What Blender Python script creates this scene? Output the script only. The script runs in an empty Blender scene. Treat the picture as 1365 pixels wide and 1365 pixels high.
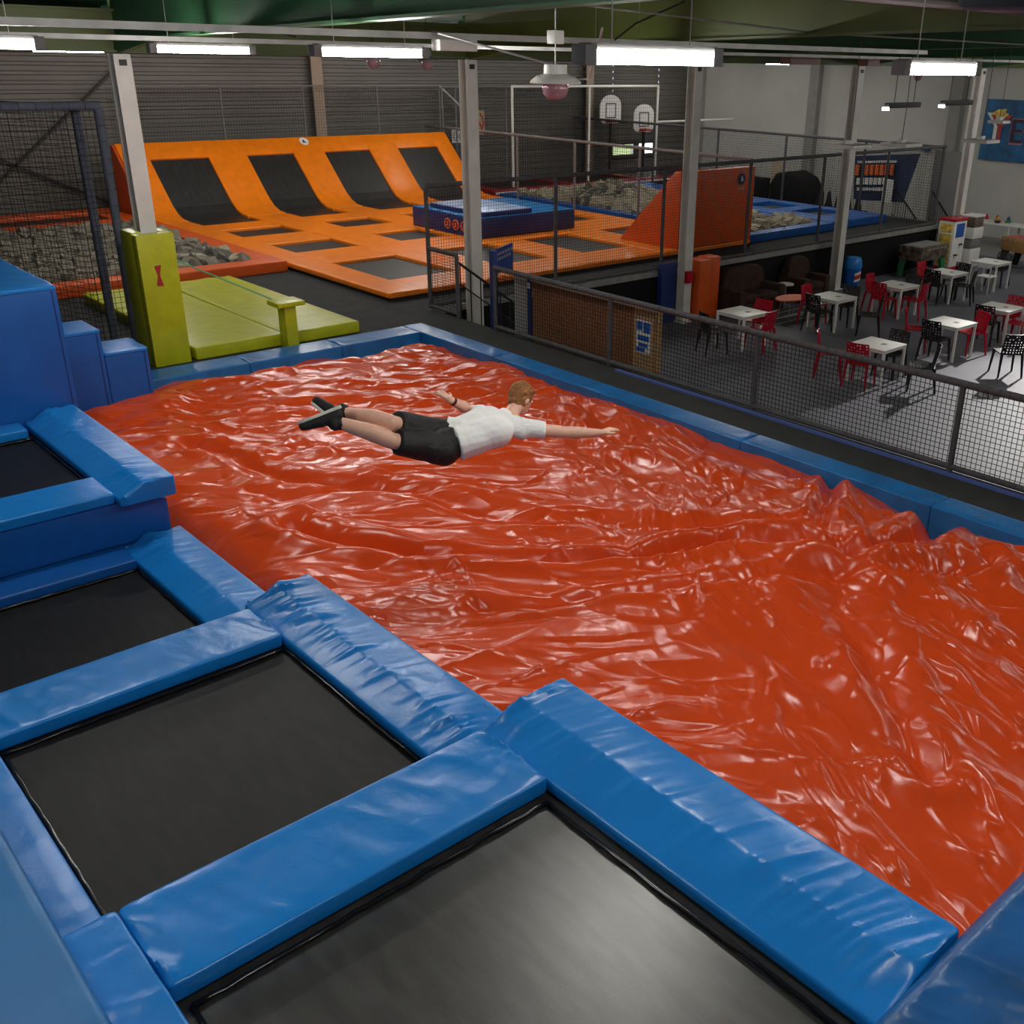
import bpy, bmesh, math, random
import numpy as np
from mathutils import Vector, Matrix

random.seed(7)
RNG = np.random.RandomState(11)
scene = bpy.context.scene
col = scene.collection
PI = math.pi

# ------------------------------------------------------------------ camera
cam_d = bpy.data.cameras.new('camera')
cam = bpy.data.objects.new('camera', cam_d); col.objects.link(cam)
cr = Vector((0.731777457, -0.681258836, 0.019701566))
cu = Vector((0.26327212, 0.309222139, 0.91382135))
cf = Vector((0.62864103, 0.66352699, -0.405638249))
cam.matrix_world = Matrix(((cr.x, cu.x, -cf.x, 0.0), (cr.y, cu.y, -cf.y, 0.0), (cr.z, cu.z, -cf.z, 4.5), (0, 0, 0, 1)))
cam_d.sensor_fit = 'HORIZONTAL'; cam_d.sensor_width = 36.0
cam_d.lens = 1368.0 / 1365.0 * 36.0
cam_d.shift_x = -(799.59 - 682.5) / 1365.0
cam_d.clip_start = 0.05; cam_d.clip_end = 200
scene.camera = cam

# ------------------------------------------------------------------ world, exposure, tube strength
world = bpy.data.worlds.new('world'); scene.world = world; world.use_nodes = True
world.node_tree.nodes['Background'].inputs[0].default_value = (0.75, 0.85, 1.0, 1)
world.node_tree.nodes['Background'].inputs[1].default_value = 0.6
scene.view_settings.view_transform = 'Standard'
scene.view_settings.look = 'None'
scene.view_settings.gamma = 1.0
scene.view_settings.use_curve_mapping = False
scene.view_settings.exposure = 0.55
scene.cycles.use_denoising = True
TUBE = 70.0          # emission of the fluorescent tubes

# ------------------------------------------------------------------ materials
MATS = {}
def mat(name, rgb, rough=0.5, metal=0.0, bump=None, spec=0.5, emit=0.0, var=0.0, vscale=4.0, coat=0.0):
    """procedural principled material: colour variation from noise, optional bump (scale, strength, stretch)"""
    if name in MATS: return MATS[name]
    m = bpy.data.materials.new(name); m.use_nodes = True
    nt = m.node_tree; b = nt.nodes['Principled BSDF']
    b.inputs['Base Color'].default_value = (*rgb, 1)
    b.inputs['Roughness'].default_value = rough
    b.inputs['Metallic'].default_value = metal
    b.inputs['Specular IOR Level'].default_value = spec
    if coat: b.inputs['Coat Weight'].default_value = coat; b.inputs['Coat Roughness'].default_value = 0.12
    if emit:
        b.inputs['Emission Color'].default_value = (*rgb, 1); b.inputs['Emission Strength'].default_value = emit
    tc = nt.nodes.new('ShaderNodeTexCoord')
    if var:
        n = nt.nodes.new('ShaderNodeTexNoise'); n.inputs['Scale'].default_value = vscale; n.inputs['Detail'].default_value = 5
        nt.links.new(tc.outputs['Object'], n.inputs['Vector'])
        r = nt.nodes.new('ShaderNodeValToRGB')
        r.color_ramp.elements[0].position = 0.3; r.color_ramp.elements[1].position = 0.7
        r.color_ramp.elements[0].color = (*[c * (1 - var) for c in rgb], 1)
        r.color_ramp.elements[1].color = (*[min(1, c * (1 + var)) for c in rgb], 1)
        nt.links.new(n.outputs['Fac'], r.inputs['Fac']); nt.links.new(r.outputs['Color'], b.inputs['Base Color'])
    if bump:
        sc, st, stretch = bump
        mp = nt.nodes.new('ShaderNodeMapping'); mp.inputs['Scale'].default_value = stretch
        n = nt.nodes.new('ShaderNodeTexNoise'); n.inputs['Scale'].default_value = sc; n.inputs['Detail'].default_value = 3
        n.inputs['Distortion'].default_value = 0.6
        bp = nt.nodes.new('ShaderNodeBump'); bp.inputs['Strength'].default_value = st; bp.inputs['Distance'].default_value = 0.02
        nt.links.new(tc.outputs['Object'], mp.inputs['Vector']); nt.links.new(mp.outputs['Vector'], n.inputs['Vector'])
        nt.links.new(n.outputs['Fac'], bp.inputs['Height']); nt.links.new(bp.outputs['Normal'], b.inputs['Normal'])
    MATS[name] = m
    return m

def bed_mat(name, rgb, rough):
    """woven trampoline bed with scuffs"""
    m = mat(name, rgb, rough, spec=0.4)
    nt = m.node_tree; b = nt.nodes['Principled BSDF']
    tc = nt.nodes.new('ShaderNodeTexCoord')
    mp = nt.nodes.new('ShaderNodeMapping'); mp.inputs['Scale'].default_value = (9, 2.2, 1); mp.inputs['Rotation'].default_value = (0, 0, 0.7)
    n = nt.nodes.new('ShaderNodeTexNoise'); n.inputs['Scale'].default_value = 1.6; n.inputs['Detail'].default_value = 6
    nt.links.new(tc.outputs['Object'], mp.inputs['Vector']); nt.links.new(mp.outputs['Vector'], n.inputs['Vector'])
    r = nt.nodes.new('ShaderNodeValToRGB')
    r.color_ramp.elements[0].position = 0.35; r.color_ramp.elements[1].position = 0.75
    r.color_ramp.elements[0].color = (*[c * 0.75 for c in rgb], 1); r.color_ramp.elements[1].color = (*[c * 1.5 for c in rgb], 1)
    nt.links.new(n.outputs['Fac'], r.inputs['Fac']); nt.links.new(r.outputs['Color'], b.inputs['Base Color'])
    n2 = nt.nodes.new('ShaderNodeTexNoise'); n2.inputs['Scale'].default_value = 220
    nt.links.new(tc.outputs['Object'], n2.inputs['Vector'])
    bp = nt.nodes.new('ShaderNodeBump'); bp.inputs['Strength'].default_value = 0.15; bp.inputs['Distance'].default_value = 0.004
    nt.links.new(n2.outputs['Fac'], bp.inputs['Height']); nt.links.new(bp.outputs['Normal'], b.inputs['Normal'])
    return m

M_blue = mat('blue_vinyl', (0.006, 0.20, 0.62), 0.30, bump=(7, 0.22, (1, 1, 1)), var=0.06, vscale=2)
M_blue2 = mat('deep_blue_vinyl', (0.004, 0.092, 0.37), 0.36, bump=(6, 0.15, (1, 1, 1)), var=0.1, vscale=2)
M_teal = mat('light_blue_vinyl', (0.006, 0.15, 0.42), 0.4, bump=(3, 0.3, (1, 1, 1)), var=0.1, vscale=2)
M_rim = mat('rim_blue_vinyl', (0.012, 0.15, 0.42), 0.30, bump=(8, 0.3, (1, 1, 1)), var=0.2, vscale=3)
M_navy = mat('navy_vinyl', (0.012, 0.03, 0.14), 0.4, var=0.1)
M_bag = mat('orange_red_vinyl', (0.66, 0.066, 0.010), 0.23, bump=(5, 0.04, (1, 1, 1)), spec=0.42)
M_orange = mat('orange_vinyl', (0.84, 0.205, 0.006), 0.36, bump=(5, 0.3, (1, 1, 1)), var=0.08)
M_orange_d = mat('red_orange_vinyl', (0.62, 0.085, 0.008), 0.42, bump=(4, 0.35, (1, 1, 1)), var=0.08)
M_yellow = mat('yellow_green_vinyl', (0.42, 0.44, 0.012), 0.36, bump=(4, 0.4, (1, 1, 1)), var=0.1)
M_red = mat('dark_red_vinyl', (0.30, 0.008, 0.02), 0.4, var=0.1)
M_bed = bed_mat('black_bed', (0.010, 0.010, 0.011), 0.5); M_bed.node_tree.nodes['Principled BSDF'].inputs['Specular IOR Level'].default_value = 0.22
M_bed_sheen = bed_mat('black_bed_sheen', (0.040, 0.040, 0.040), 0.31); M_bed_sheen.node_tree.nodes['Principled BSDF'].inputs['Specular IOR Level'].default_value = 1.0  # base colour lightened to put the lamp sheen into the nearest bed
M_bed_far = bed_mat('grey_black_bed', (0.02, 0.019, 0.019), 0.5)
M_rubber = mat('black_rubber', (0.006, 0.006, 0.007), 0.18)
M_carpet = mat('charcoal_carpet', (0.043, 0.044, 0.045), 0.9, bump=(260, 0.5, (1, 1, 1)), var=0.15, vscale=3, spec=0.2)
M_cafe = mat('grey_cafe_floor', (0.105, 0.105, 0.125), 0.6, var=0.08, vscale=1.5, spec=0.3)
M_black = mat('black_wall_paint', (0.006, 0.006, 0.007), 0.8, spec=0.2)
M_metalwall = mat('corrugated_steel', (0.14, 0.13, 0.118), 0.55, metal=0.1, var=0.18, vscale=0.35)
M_white = mat('white_block_wall', (0.50, 0.49, 0.46), 0.85, bump=(30, 0.2, (1, 1, 1)), var=0.06, vscale=0.8)
M_whitep = mat('white_paint', (0.66, 0.65, 0.62), 0.4, var=0.03)
M_col = mat('pale_grey_paint', (0.60, 0.575, 0.54), 0.5, var=0.08, vscale=3)
M_pil = mat('grey_pilaster', (0.26, 0.25, 0.235), 0.8, var=0.1)
M_green = mat('green_steel_paint', (0.035, 0.12, 0.055), 0.5, var=0.15, vscale=1)
M_olive = mat('olive_steel_paint', (0.075, 0.10, 0.022), 0.55, var=0.2, vscale=1)
M_roof = mat('dark_green_roof', (0.030, 0.055, 0.026), 0.7, var=0.2, vscale=0.6)
M_galv = mat('galvanised_steel', (0.36, 0.36, 0.35), 0.45, metal=0.6, var=0.15)
M_dark = mat('dark_steel', (0.02, 0.02, 0.022), 0.5, metal=0.3)
M_foam = mat('grey_pipe_foam', (0.088, 0.086, 0.090), 0.85, var=0.15, vscale=8, spec=0.2)
M_foamb = mat('blue_grey_pipe_foam', (0.085, 0.095, 0.13), 0.8, var=0.15, vscale=8, spec=0.2)
M_net = mat('black_net_cord', (0.012, 0.012, 0.013), 0.8, spec=0.2)
M_tube = mat('lit_tube', (1.0, 0.97, 0.90), 0.5, emit=TUBE)
M_cube = mat('grey_foam_cube', (0.20, 0.18, 0.145), 0.9, var=0.25, vscale=9, spec=0.2)
M_cube2 = mat('dark_foam_cube', (0.10, 0.095, 0.085), 0.9, var=0.2, vscale=9, spec=0.2)
M_cube3 = mat('pale_foam_cube', (0.34, 0.30, 0.225), 0.9, var=0.2, vscale=9, spec=0.2)
M_osb = mat('osb_board', (0.24, 0.095, 0.036), 0.7, bump=(40, 0.4, (1, 1, 4)), var=0.45, vscale=28)
M_osb2 = mat('pale_osb_board', (0.42, 0.25, 0.11), 0.7, bump=(40, 0.4, (1, 1, 4)), var=0.35, vscale=28)
M_wood = mat('pale_wood', (0.46, 0.36, 0.24), 0.6, var=0.1)
M_redpl = mat('red_plastic', (0.42, 0.006, 0.022), 0.22)
M_blkpl = mat('black_plastic', (0.010, 0.010, 0.011), 0.32)
M_whpl = mat('white_plastic', (0.75, 0.74, 0.71), 0.35)
M_brown = mat('brown_velvet', (0.045, 0.025, 0.019), 0.85, var=0.3, vscale=6, spec=0.2)
M_sky = mat('daylight_glass', (0.75, 0.85, 0.9), 0.2, emit=3.0)
M_leaf = mat('sunlit_leaves', (0.40, 0.50, 0.25), 0.7, var=0.6, vscale=14, emit=1.2)
M_bluepl = mat('blue_plastic', (0.008, 0.10, 0.42), 0.3)
M_banner = mat('navy_banner', (0.012, 0.025, 0.085), 0.6, var=0.3, vscale=2)
M_mural = mat('blue_mural', (0.010, 0.10, 0.24), 0.6, var=0.4, vscale=2.5)
M_grey = mat('mid_grey_paint', (0.18, 0.18, 0.18), 0.6)
M_orangeflat = mat('orange_print', (0.75, 0.14, 0.02), 0.6)
M_pinkglass = mat('pinkish_glass_globe', (0.30, 0.17, 0.20), 0.12)
M_skin = mat('fair_skin', (0.74, 0.42, 0.31), 0.5, var=0.06, vscale=12)
M_hair = mat('ginger_hair', (0.30, 0.115, 0.03), 0.6, bump=(60, 0.9, (1, 1, 1)), var=0.35, vscale=30)
M_shirt = mat('white_cotton', (0.86, 0.86, 0.86), 0.8, bump=(14, 0.5, (1, 1, 1)))
M_shorts = mat('black_sports_cloth', (0.010, 0.010, 0.011), 0.7, bump=(14, 0.5, (1, 1, 1)))
M_greenweb = mat('green_webbing', (0.03, 0.22, 0.06), 0.6)
M_foosg = mat('green_moulding', (0.02, 0.16, 0.07), 0.4)
M_foosp = mat('printed_side_panel', (0.10, 0.075, 0.055), 0.5, var=0.9, vscale=7)
M_foosw = mat('golden_wood', (0.36, 0.19, 0.06), 0.5, var=0.15)
M_rug = mat('dark_stripe_rug', (0.035, 0.035, 0.036), 0.9, var=0.2)
M_yellowpr = mat('yellow_print', (0.65, 0.45, 0.08), 0.5, var=0.5, vscale=9)
M_cream = mat('cream_card', (0.45, 0.36, 0.22), 0.7)

# ------------------------------------------------------------------ mesh helpers
def wloc(o):
    v = Vector((0, 0, 0))
    while o is not None: v += o.location; o = o.parent
    return v
class MB:
    def __init__(s): s.v = []; s.f = []
    def add(s, v, f):
        n = len(s.v); s.v += [tuple(p) for p in v]; s.f += [tuple(i + n for i in q) for q in f]; return s
    def box(s, x0, x1, y0, y1, z0, z1):
        return s.add([(x0, y0, z0), (x1, y0, z0), (x1, y1, z0), (x0, y1, z0), (x0, y0, z1), (x1, y0, z1), (x1, y1, z1), (x0, y1, z1)],
                     [(0, 3, 2, 1), (4, 5, 6, 7), (0, 1, 5, 4), (1, 2, 6, 5), (2, 3, 7, 6), (3, 0, 4, 7)])
    def prism(s, poly, ax, a0, a1):
        """poly 2D extruded along ax; ax='x': (y,z), 'y': (x,z), 'z': (x,y)"""
        n = len(poly)
        def P(p, a):
            return (a, p[0], p[1]) if ax == 'x' else (p[0], a, p[1]) if ax == 'y' else (p[0], p[1], a)
        v = [P(p, a0) for p in poly] + [P(p, a1) for p in poly]
        return s.add(v, [tuple(range(n))[::-1], tuple(range(n, 2 * n))] + [(i, (i + 1) % n, n + (i + 1) % n, n + i) for i in range(n)])
    def tube(s, pts, r, n=8, cap=True):
        pts = [Vector(p) for p in pts]; rr = r if isinstance(r, (list, tuple)) else [r] * len(pts)
        v = []; f = []; up = None
        for i, p in enumerate(pts):
            d = (pts[min(i + 1, len(pts) - 1)] - pts[max(i - 1, 0)]).normalized()
            if up is None: up = Vector((0, 0, 1)) if abs(d.z) < 0.9 else Vector((1, 0, 0))
            a = d.cross(up).normalized(); b = d.cross(a).normalized(); up = -b if False else up
            for k in range(n):
                t = 2 * PI * k / n; v.append(p + (a * math.cos(t) + b * math.sin(t)) * rr[i])
        for i in range(len(pts) - 1):
            for k in range(n):
                f.append((i * n + k, i * n + (k + 1) % n, (i + 1) * n + (k + 1) % n, (i + 1) * n + k))
        if cap:
            f.append(tuple(range(n))[::-1]); f.append(tuple(range((len(pts) - 1) * n, len(pts) * n)))
        return s.add(v, f)
    def lathe(s, prof, c=(0, 0, 0), n=20):
        v = []; f = []
        for r, z in prof:
            for k in range(n):
                t = 2 * PI * k / n; v.append((c[0] + r * math.cos(t), c[1] + r * math.sin(t), c[2] + z))
        for i in range(len(prof) - 1):
            for k in range(n):
                f.append((i * n + k, i * n + (k + 1) % n, (i + 1) * n + (k + 1) % n, (i + 1) * n + k))
        f.append(tuple(range(n))[::-1]); f.append(tuple(range((len(prof) - 1) * n, len(prof) * n)))
        return s.add(v, f)
    def beam(s, p0, p1, w, h):
        """rectangular bar between two points"""
        p0 = Vector(p0); p1 = Vector(p1); d = (p1 - p0).normalized()
        up = Vector((0, 0, 1)) if abs(d.z) < 0.95 else Vector((0, 1, 0))
        a = d.cross(up).normalized() * (w / 2); b = a.cross(d).normalized() * (h / 2)
        v = [p + sa * a + sb * b for p in (p0, p1) for sa, sb in ((-1, -1), (1, -1), (1, 1), (-1, 1))]
        return s.add(v, [(0, 1, 2, 3), (7, 6, 5, 4), (0, 4, 5, 1), (1, 5, 6, 2), (2, 6, 7, 3), (3, 7, 4, 0)])
    def build(s, name, material, parent=None, bevel=0.0, smooth=False, local=False, seg=2):
        me = bpy.data.meshes.new(name); me.from_pydata(s.v, [], s.f)
        if parent is not None and not local: me.transform(Matrix.Translation(-wloc(parent)))
        bm = bmesh.new(); bm.from_mesh(me)
        bmesh.ops.recalc_face_normals(bm, faces=bm.faces)
        if bevel:
            ed = [e for e in bm.edges if len(e.link_faces) == 2 and e.calc_face_angle(0) > 0.5]
            bmesh.ops.bevel(bm, geom=ed, offset=bevel, segments=seg, profile=0.6, affect='EDGES', clamp_overlap=True)
        bm.to_mesh(me); bm.free()
        if smooth or bevel:
            for p in me.polygons: p.use_smooth = True
            if bevel or smooth == 'angle':
                try: me.set_sharp_from_angle(angle=math.radians(40))
                except Exception: pass
        me.materials.append(material)
        o = bpy.data.objects.new(name, me); col.objects.link(o)
        if parent is not None: o.parent = parent
        return o

def box(name, m, b, parent=None, bevel=0.0): return MB().box(*b).build(name, m, parent, bevel)
def tag(o, label, cat, group=None, kind=None):
    if label: o['label'] = label
    if cat: o['category'] = cat
    if group: o['group'] = group
    if kind: o['kind'] = kind
    return o
def thing(name, label, cat, loc=(0, 0, 0), group=None, rz=0.0):
    o = bpy.data.objects.new(name, None); col.objects.link(o); o.empty_display_size = 0.1
    o.location = loc; o.rotation_euler = (0, 0, rz); tag(o, label, cat, group); return o
def struct(name, o): o.name = name; o['kind'] = 'structure'; return o
def copy_tree(o, parent=None):
    c = o.copy(); col.objects.link(c); c.parent = parent
    for ch in list(o.children): copy_tree(ch, c)
    return c

TAB = RNG.rand(256, 256)
def vnoise(x, y, seed=0):
    x = np.asarray(x, float) + seed * 17.31; y = np.asarray(y, float) + seed * 9.77
    i = np.floor(x).astype(int); j = np.floor(y).astype(int); fx = x - i; fy = y - j
    fx = fx * fx * (3 - 2 * fx); fy = fy * fy * (3 - 2 * fy)
    T = lambda a, b: TAB[a & 255, b & 255]
    return (T(i, j) * (1 - fx) + T(i + 1, j) * fx) * (1 - fy) + (T(i, j + 1) * (1 - fx) + T(i + 1, j + 1) * fx) * fy
def facet(x, y, seed=0):
    """linear interpolation of random heights on a triangular lattice: flat facets meeting in creases"""
    x = x + seed * 13.7; y = y + seed * 5.3
    s = (x + y) * 0.366025; u = x + s; v = y + s
    i = np.floor(u).astype(int); j = np.floor(v).astype(int); fu = u - i; fv = v - j
    T = lambda a, b: TAB[a & 255, b & 255]
    lo = fu > fv
    a = T(i, j); c = T(i + 1, j + 1); b1 = T(i + 1, j); b2 = T(i, j + 1)
    return np.where(lo, a * (1 - fu) + b1 * (fu - fv) + c * fv, a * (1 - fv) + b2 * (fv - fu) + c * fu)

def roundpoly(poly, r, seg=4, maxlen=0.07):
    out = []
    n = len(poly)
    for i in range(n):
        p0 = Vector(poly[i - 1]); p = Vector(poly[i]); p1 = Vector(poly[(i + 1) % n])
        a = (p0 - p); b = (p1 - p); rr = min(r, a.length * 0.4, b.length * 0.4)
        A = p + a.normalized() * rr; B = p + b.normalized() * rr
        for k in range(seg + 1):
            t = k / seg; out.append((A * (1 - t) ** 2 + p * 2 * t * (1 - t) + B * t * t))
    res = []
    for i in range(len(out)):
        a = out[i]; b = out[(i + 1) % len(out)]; k = max(1, int((b - a).length / maxlen))
        for q in range(k): res.append(a.lerp(b, q / k))
    return res

def pad(name, m, parent, ax, a0, a1, poly, wrinkle=0.0, step=0.03, r=0.025, seed=0, focus=None, freq=9.0, endw=1.0):
    """stuffed vinyl pad: rounded profile lofted along ax ('x' or 'y') with gathered wrinkles; poly is (w, z)"""
    P = roundpoly(poly, r, 4, 0.03 if wrinkle > .013 else .07); n = len(P)
    cx = sum(p.x for p in P) / n; cz = sum(p.y for p in P) / n
    L = a1 - a0; N = max(3, int(L / step))
    ss = [0.0, 0.004, 0.014] + list(np.linspace(0.03, L - 0.03, N)) + [L - 0.014, L - 0.004, L]
    ins = {0: 0.022, 1: 0.008, 2: 0.002, len(ss) - 1: 0.022, len(ss) - 2: 0.008, len(ss) - 3: 0.002}
    zt = max(p.y for p in P); zb = min(p.y for p in P)
    v = []; f = []
    W = np.array([p.x for p in P]); Z = np.array([p.y for p in P])
    for i, s in enumerate(ss):
        q = ins.get(i, 0.0)
        w = W + np.where(W > cx, -q, q) * np.minimum(1, np.abs(W - cx) / 0.05); z = Z - np.where(Z > (zt + zb) / 2, q, -q)
        if wrinkle:
            e = np.exp(-s / 0.16) + np.exp(-(L - s) / 0.16)
            foc = np.exp(-((W - focus) / 0.13) ** 2) if focus is not None else np.exp(-np.minimum(np.abs(W - W.min()), np.abs(W - W.max())) / 0.06)
            skew = s + 0.35 * (W - (focus if focus is not None else cx))
            nz = (1 - np.abs(2 * vnoise(skew * freq, W * 1.5, seed) - 1)) ** 4 - 0.25
            nz2 = (1 - np.abs(2 * vnoise(skew * freq * 2.1, W * 2.5, seed + 3) - 1)) ** 5 - 0.2
            env = vnoise(np.full_like(W, s * 1.3), W * 0, seed + 9)
            low = vnoise(s * 1.1 + W * 0, W * 2.2, seed + 5) - 0.5
            top = np.clip((Z - zb) / max(1e-6, zt - zb) * 2 - 0.6, 0, 1)
            top = top * np.clip((W.max() - W) / .10, .12, 1) * (1 if focus is not None else np.clip((W - W.min()) / .10, .12, 1))
            z = z + top * (wrinkle * (nz * 1.3 + nz2 * 0.8) * (0.15 + 1.5 * foc * env ** 1.5 + endw * 0.9 * e) + wrinkle * 0.6 * low)
        for k in range(n):
            v.append((w[k], a0 + s, z[k]) if ax == 'y' else (a0 + s, w[k], z[k]))
    for i in range(len(ss) - 1):
        for k in range(n): f.append((i * n + k, i * n + (k + 1) % n, (i + 1) * n + (k + 1) % n, (i + 1) * n + k))
    f.append(tuple(range(n))[::-1]); f.append(tuple(range((len(ss) - 1) * n, len(ss) * n)))
    return MB().add(v, f).build(name, m, parent, smooth='angle')

def boxpoly(w0, w1, z0, z1): return [(w0, z0), (w1, z0), (w1, z1), (w0, z1)]
def wedge(w0, w1, z0, zi, zt, br=0.45):
    """pit-side pad profile: low inner lip, slope, flat top"""
    wb = w0 + (w1 - w0) * br
    return [(w0, z0), (w1, z0), (w1, zt), (wb, zt), (w0, zi)]

def net(mb, o, du, dv, lu, lv, cell, r):
    o = Vector(o); du = Vector(du).normalized(); dv = Vector(dv).normalized(); nn = du.cross(dv)
    def strand(p, q, a):
        v = [p + a * r, p - a * r * 0.5 + nn * r, p - a * r * 0.5 - nn * r, q + a * r, q - a * r * 0.5 + nn * r, q - a * r * 0.5 - nn * r]
        mb.add(v, [(0, 1, 4, 3), (1, 2, 5, 4), (2, 0, 3, 5)])
    for i in range(int(lu / cell) + 1): strand(o + du * i * cell, o + du * i * cell + dv * lv, du)
    for j in range(int(lv / cell) + 1): strand(o + dv * j * cell, o + dv * j * cell + du * lu, dv)
def foamtube(mb, p0, p1, r, band=0.13, n=10):
    p0 = Vector(p0); p1 = Vector(p1); L = (p1 - p0).length; k = max(1, int(L / band)); pts = []; rr = []
    for i in range(k):
        a = i / k; b = (i + 1) / k; g = 0.006 / L
        for t, q in ((a + g * 0.2, 0.86), (a + g, 1.0), (b - g, 1.0), (b - g * 0.2, 0.86)):
            pts.append(p0.lerp(p1, t)); rr.append(r * q)
    return mb.tube(pts, rr, n)
def text_mesh(txt, size, ext=0.004):
    c = bpy.data.curves.new('t', 'FONT'); c.body = txt; c.size = size; c.extrude = ext; c.align_x = 'CENTER'; c.align_y = 'CENTER'
    o = bpy.data.objects.new('t', c); col.objects.link(o)
    dg = bpy.context.evaluated_depsgraph_get()
    me = bpy.data.meshes.new_from_object(o.evaluated_get(dg))
    bpy.data.objects.remove(o); return me
def text_part(txt, size, loc, rot, m, parent, name='lettering'):
    me = text_mesh(txt, size); me.materials.append(m)
    o = bpy.data.objects.new(name, me); col.objects.link(o); o.parent = parent
    o.location = Vector(loc) - parent.location; o.rotation_euler = rot; return o

# ================================================================== THE SETTING
CZ = -1.2            # cafe floor, the deck is z = 0
struct('floor', box('floor', M_cafe, (10.9, 36.4, -9, 34, CZ - 0.2, CZ)))
mb = MB(); mb.box(10.05, 11.05, -3, 16.5, -0.12, 0); mb.box(-7, 11.05, 15.38, 33.2, -0.12, -0.001); mb.box(11.05, 29.6, 16.5, 33.2, -0.12, 0)
struct('floor_deck', mb.build('floor_deck', M_carpet))
struct('floor_lower', box('floor_lower', M_carpet, (-7, 10.05, -9, 15.38, -0.9, -0.8)))
mb = MB(); mb.box(11.05, 29.6, 16.5, 16.58, CZ, -0.121); mb.box(10.97, 11.05, -9, 16.5, CZ, -0.121); mb.box(29.52, 29.6, 16.58, 33.2, CZ, -0.121)
struct('wall_under_deck', mb.build('wall_under_deck', M_black))
struct('trim_1', box('trim_1', M_galv, (11.0, 29.6, 16.44, 16.5, -0.10, 0.02)))
struct('trim_2', box('trim_2', mat('blue_edge_trim', (0.10, 0.15, 0.42), 0.25), (10.86, 10.92, -2, 11.2, 0.0, 0.03)))
# corrugated back wall with two low window openings
def corrugated(x0, x1, z0, z1, y, pitch=0.24, d=0.045):
    pf = []
    z = z0
    while z < z1:
        pf += [(y, z), (y, z + pitch * 0.5), (y - d, z + pitch * 0.6), (y - d, z + pitch * 0.9)]; z += pitch
    pf.append((y, z1))
    v = [(x0, a, b) for a, b in pf] + [(x1, a, b) for a, b in pf]; n = len(pf)
    return v, [(i, i + 1, n + i + 1, n + i) for i in range(n - 1)]
mb = MB()
for a in ((-7, 31.6, CZ, 6.0), (31.6, 34.3, 1.12, 6.0), (31.6, 34.3, CZ, 0.55), (32.98, 33.22, 0.55, 1.12), (34.3, 36.3, CZ, 6.0)):
    mb.add(*corrugated(*a, 33.15))
struct('wall_back', mb.build('wall_back', M_metalwall))
for i, (a, b, m) in enumerate(((31.65, 32.98, M_leaf), (33.22, 34.25, M_sky))):
    w = struct(f'window_{i+1}', box(f'window_{i+1}', m, (a, b, 33.3, 33.34, 0.5, 1.15)))
    MB().box(a - .06, b + .06, 33.1, 33.2, 1.1, 1.16).box(a - .06, b + .06, 33.1, 33.2, .5, .56).box(a - .06, a, 33.1, 33.2, .56, 1.1).box(b, b + .06, 33.1, 33.2, .56, 1.1).build('window_frame', M_dark, w)
# white block wall
struct('wall_right', box('wall_right', M_white, (36.3, 36.5, -9, 33.3, CZ, 6)))
for i, y in enumerate((26.3, 20.1, 13.9, 32.4)):
    struct(f'trim_{i+3}', box(f'trim_{i+3}', M_pil, (36.02, 36.3, y - 0.22, y + 0.22, CZ, 6)))
struct('floor_strip', box('floor_strip', mat('pale_concrete', (0.2, 0.2, 0.19), 0.7, var=0.1), (32.4, 36.3, -9, 19.6, CZ, CZ + 0.012)))
struct('wall_left', box('wall_left', M_metalwall, (-7.2, -7, -9, 33.3, -1, 6)))
struct('wall_front', box('wall_front', M_metalwall, (-7, 36.3, -9.2, -9, CZ, 6)))
# roof deck with ribs
pf = []; x = -7.0
while x < 36.4:
    pf += [(x, 5.75), (x + .18, 5.75), (x + .22, 5.67), (x + .34, 5.67)]; x += 0.38
v = [(a, -9, b) for a, b in pf] + [(a, 33.3, b) for a, b in pf]; n = len(pf)
struct('ceiling', MB().add(v, [(i, i + 1, n + i + 1, n + i) for i in range(n - 1)]).build('ceiling', M_roof))

# steel frame
def ibeam(mb, p0, p1, h, w, t=0.03):
    p0 = Vector(p0); p1 = Vector(p1); d = (p1 - p0).normalized(); a = d.cross(Vector((0, 0, 1))).normalized(); up = a.cross(d)
    mb.beam(p0 + up * t / 2, p1 + up * t / 2, w, t); mb.beam(p0 + up * (h - t / 2), p1 + up * (h - t / 2), w, t); mb.beam(p0 + up * h / 2, p1 + up * h / 2, t * .7, h - 2 * t)
mb = MB(); ibeam(mb, (-7, 16.2, 4.42), (36.3, 16.2, 4.42), 0.55, 0.22)
tag(mb.build('roof_beam', M_olive), 'long olive green steel beam resting on the four white columns', 'beam')
COLX = (5.82, 11.87, 17.9, 24.0, 30.2)
for i, x in enumerate(COLX):
    mb = MB(); ibeam(mb, (x, 16.2, 4.56), (x, 5.6, 4.88), 0.62, 0.2); ibeam(mb, (x, 5.6, 4.88), (x, -6, 5.05), 0.62, 0.2)
    mb.prism([(16.2, 4.40), (16.2, 4.6), (14.6, 4.6)], 'x', x - .05, x + .05)
    tag(mb.build('roof_rafter', M_green if i != 1 else M_olive), 'green steel rafter meeting the ' + ('yellow-padded column', 'column by the stairs', 'column beside the orange mats', 'column beside the blue bin', 'column by the capsule machines')[i], 'beam', 'green roof rafters')
    mb = MB(); ibeam(mb, (x, 33.1, 4.75), (x, 16.3, 4.98), 0.5, 0.2)
    tag(mb.build('roof_rafter', M_green), 'green steel rafter of the rear bay behind the ' + ('yellow-padded column', 'column by the stairs', 'column beside the orange mats', 'column beside the blue bin', 'column by the capsule machines')[i], 'beam', 'green roof rafters')
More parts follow.
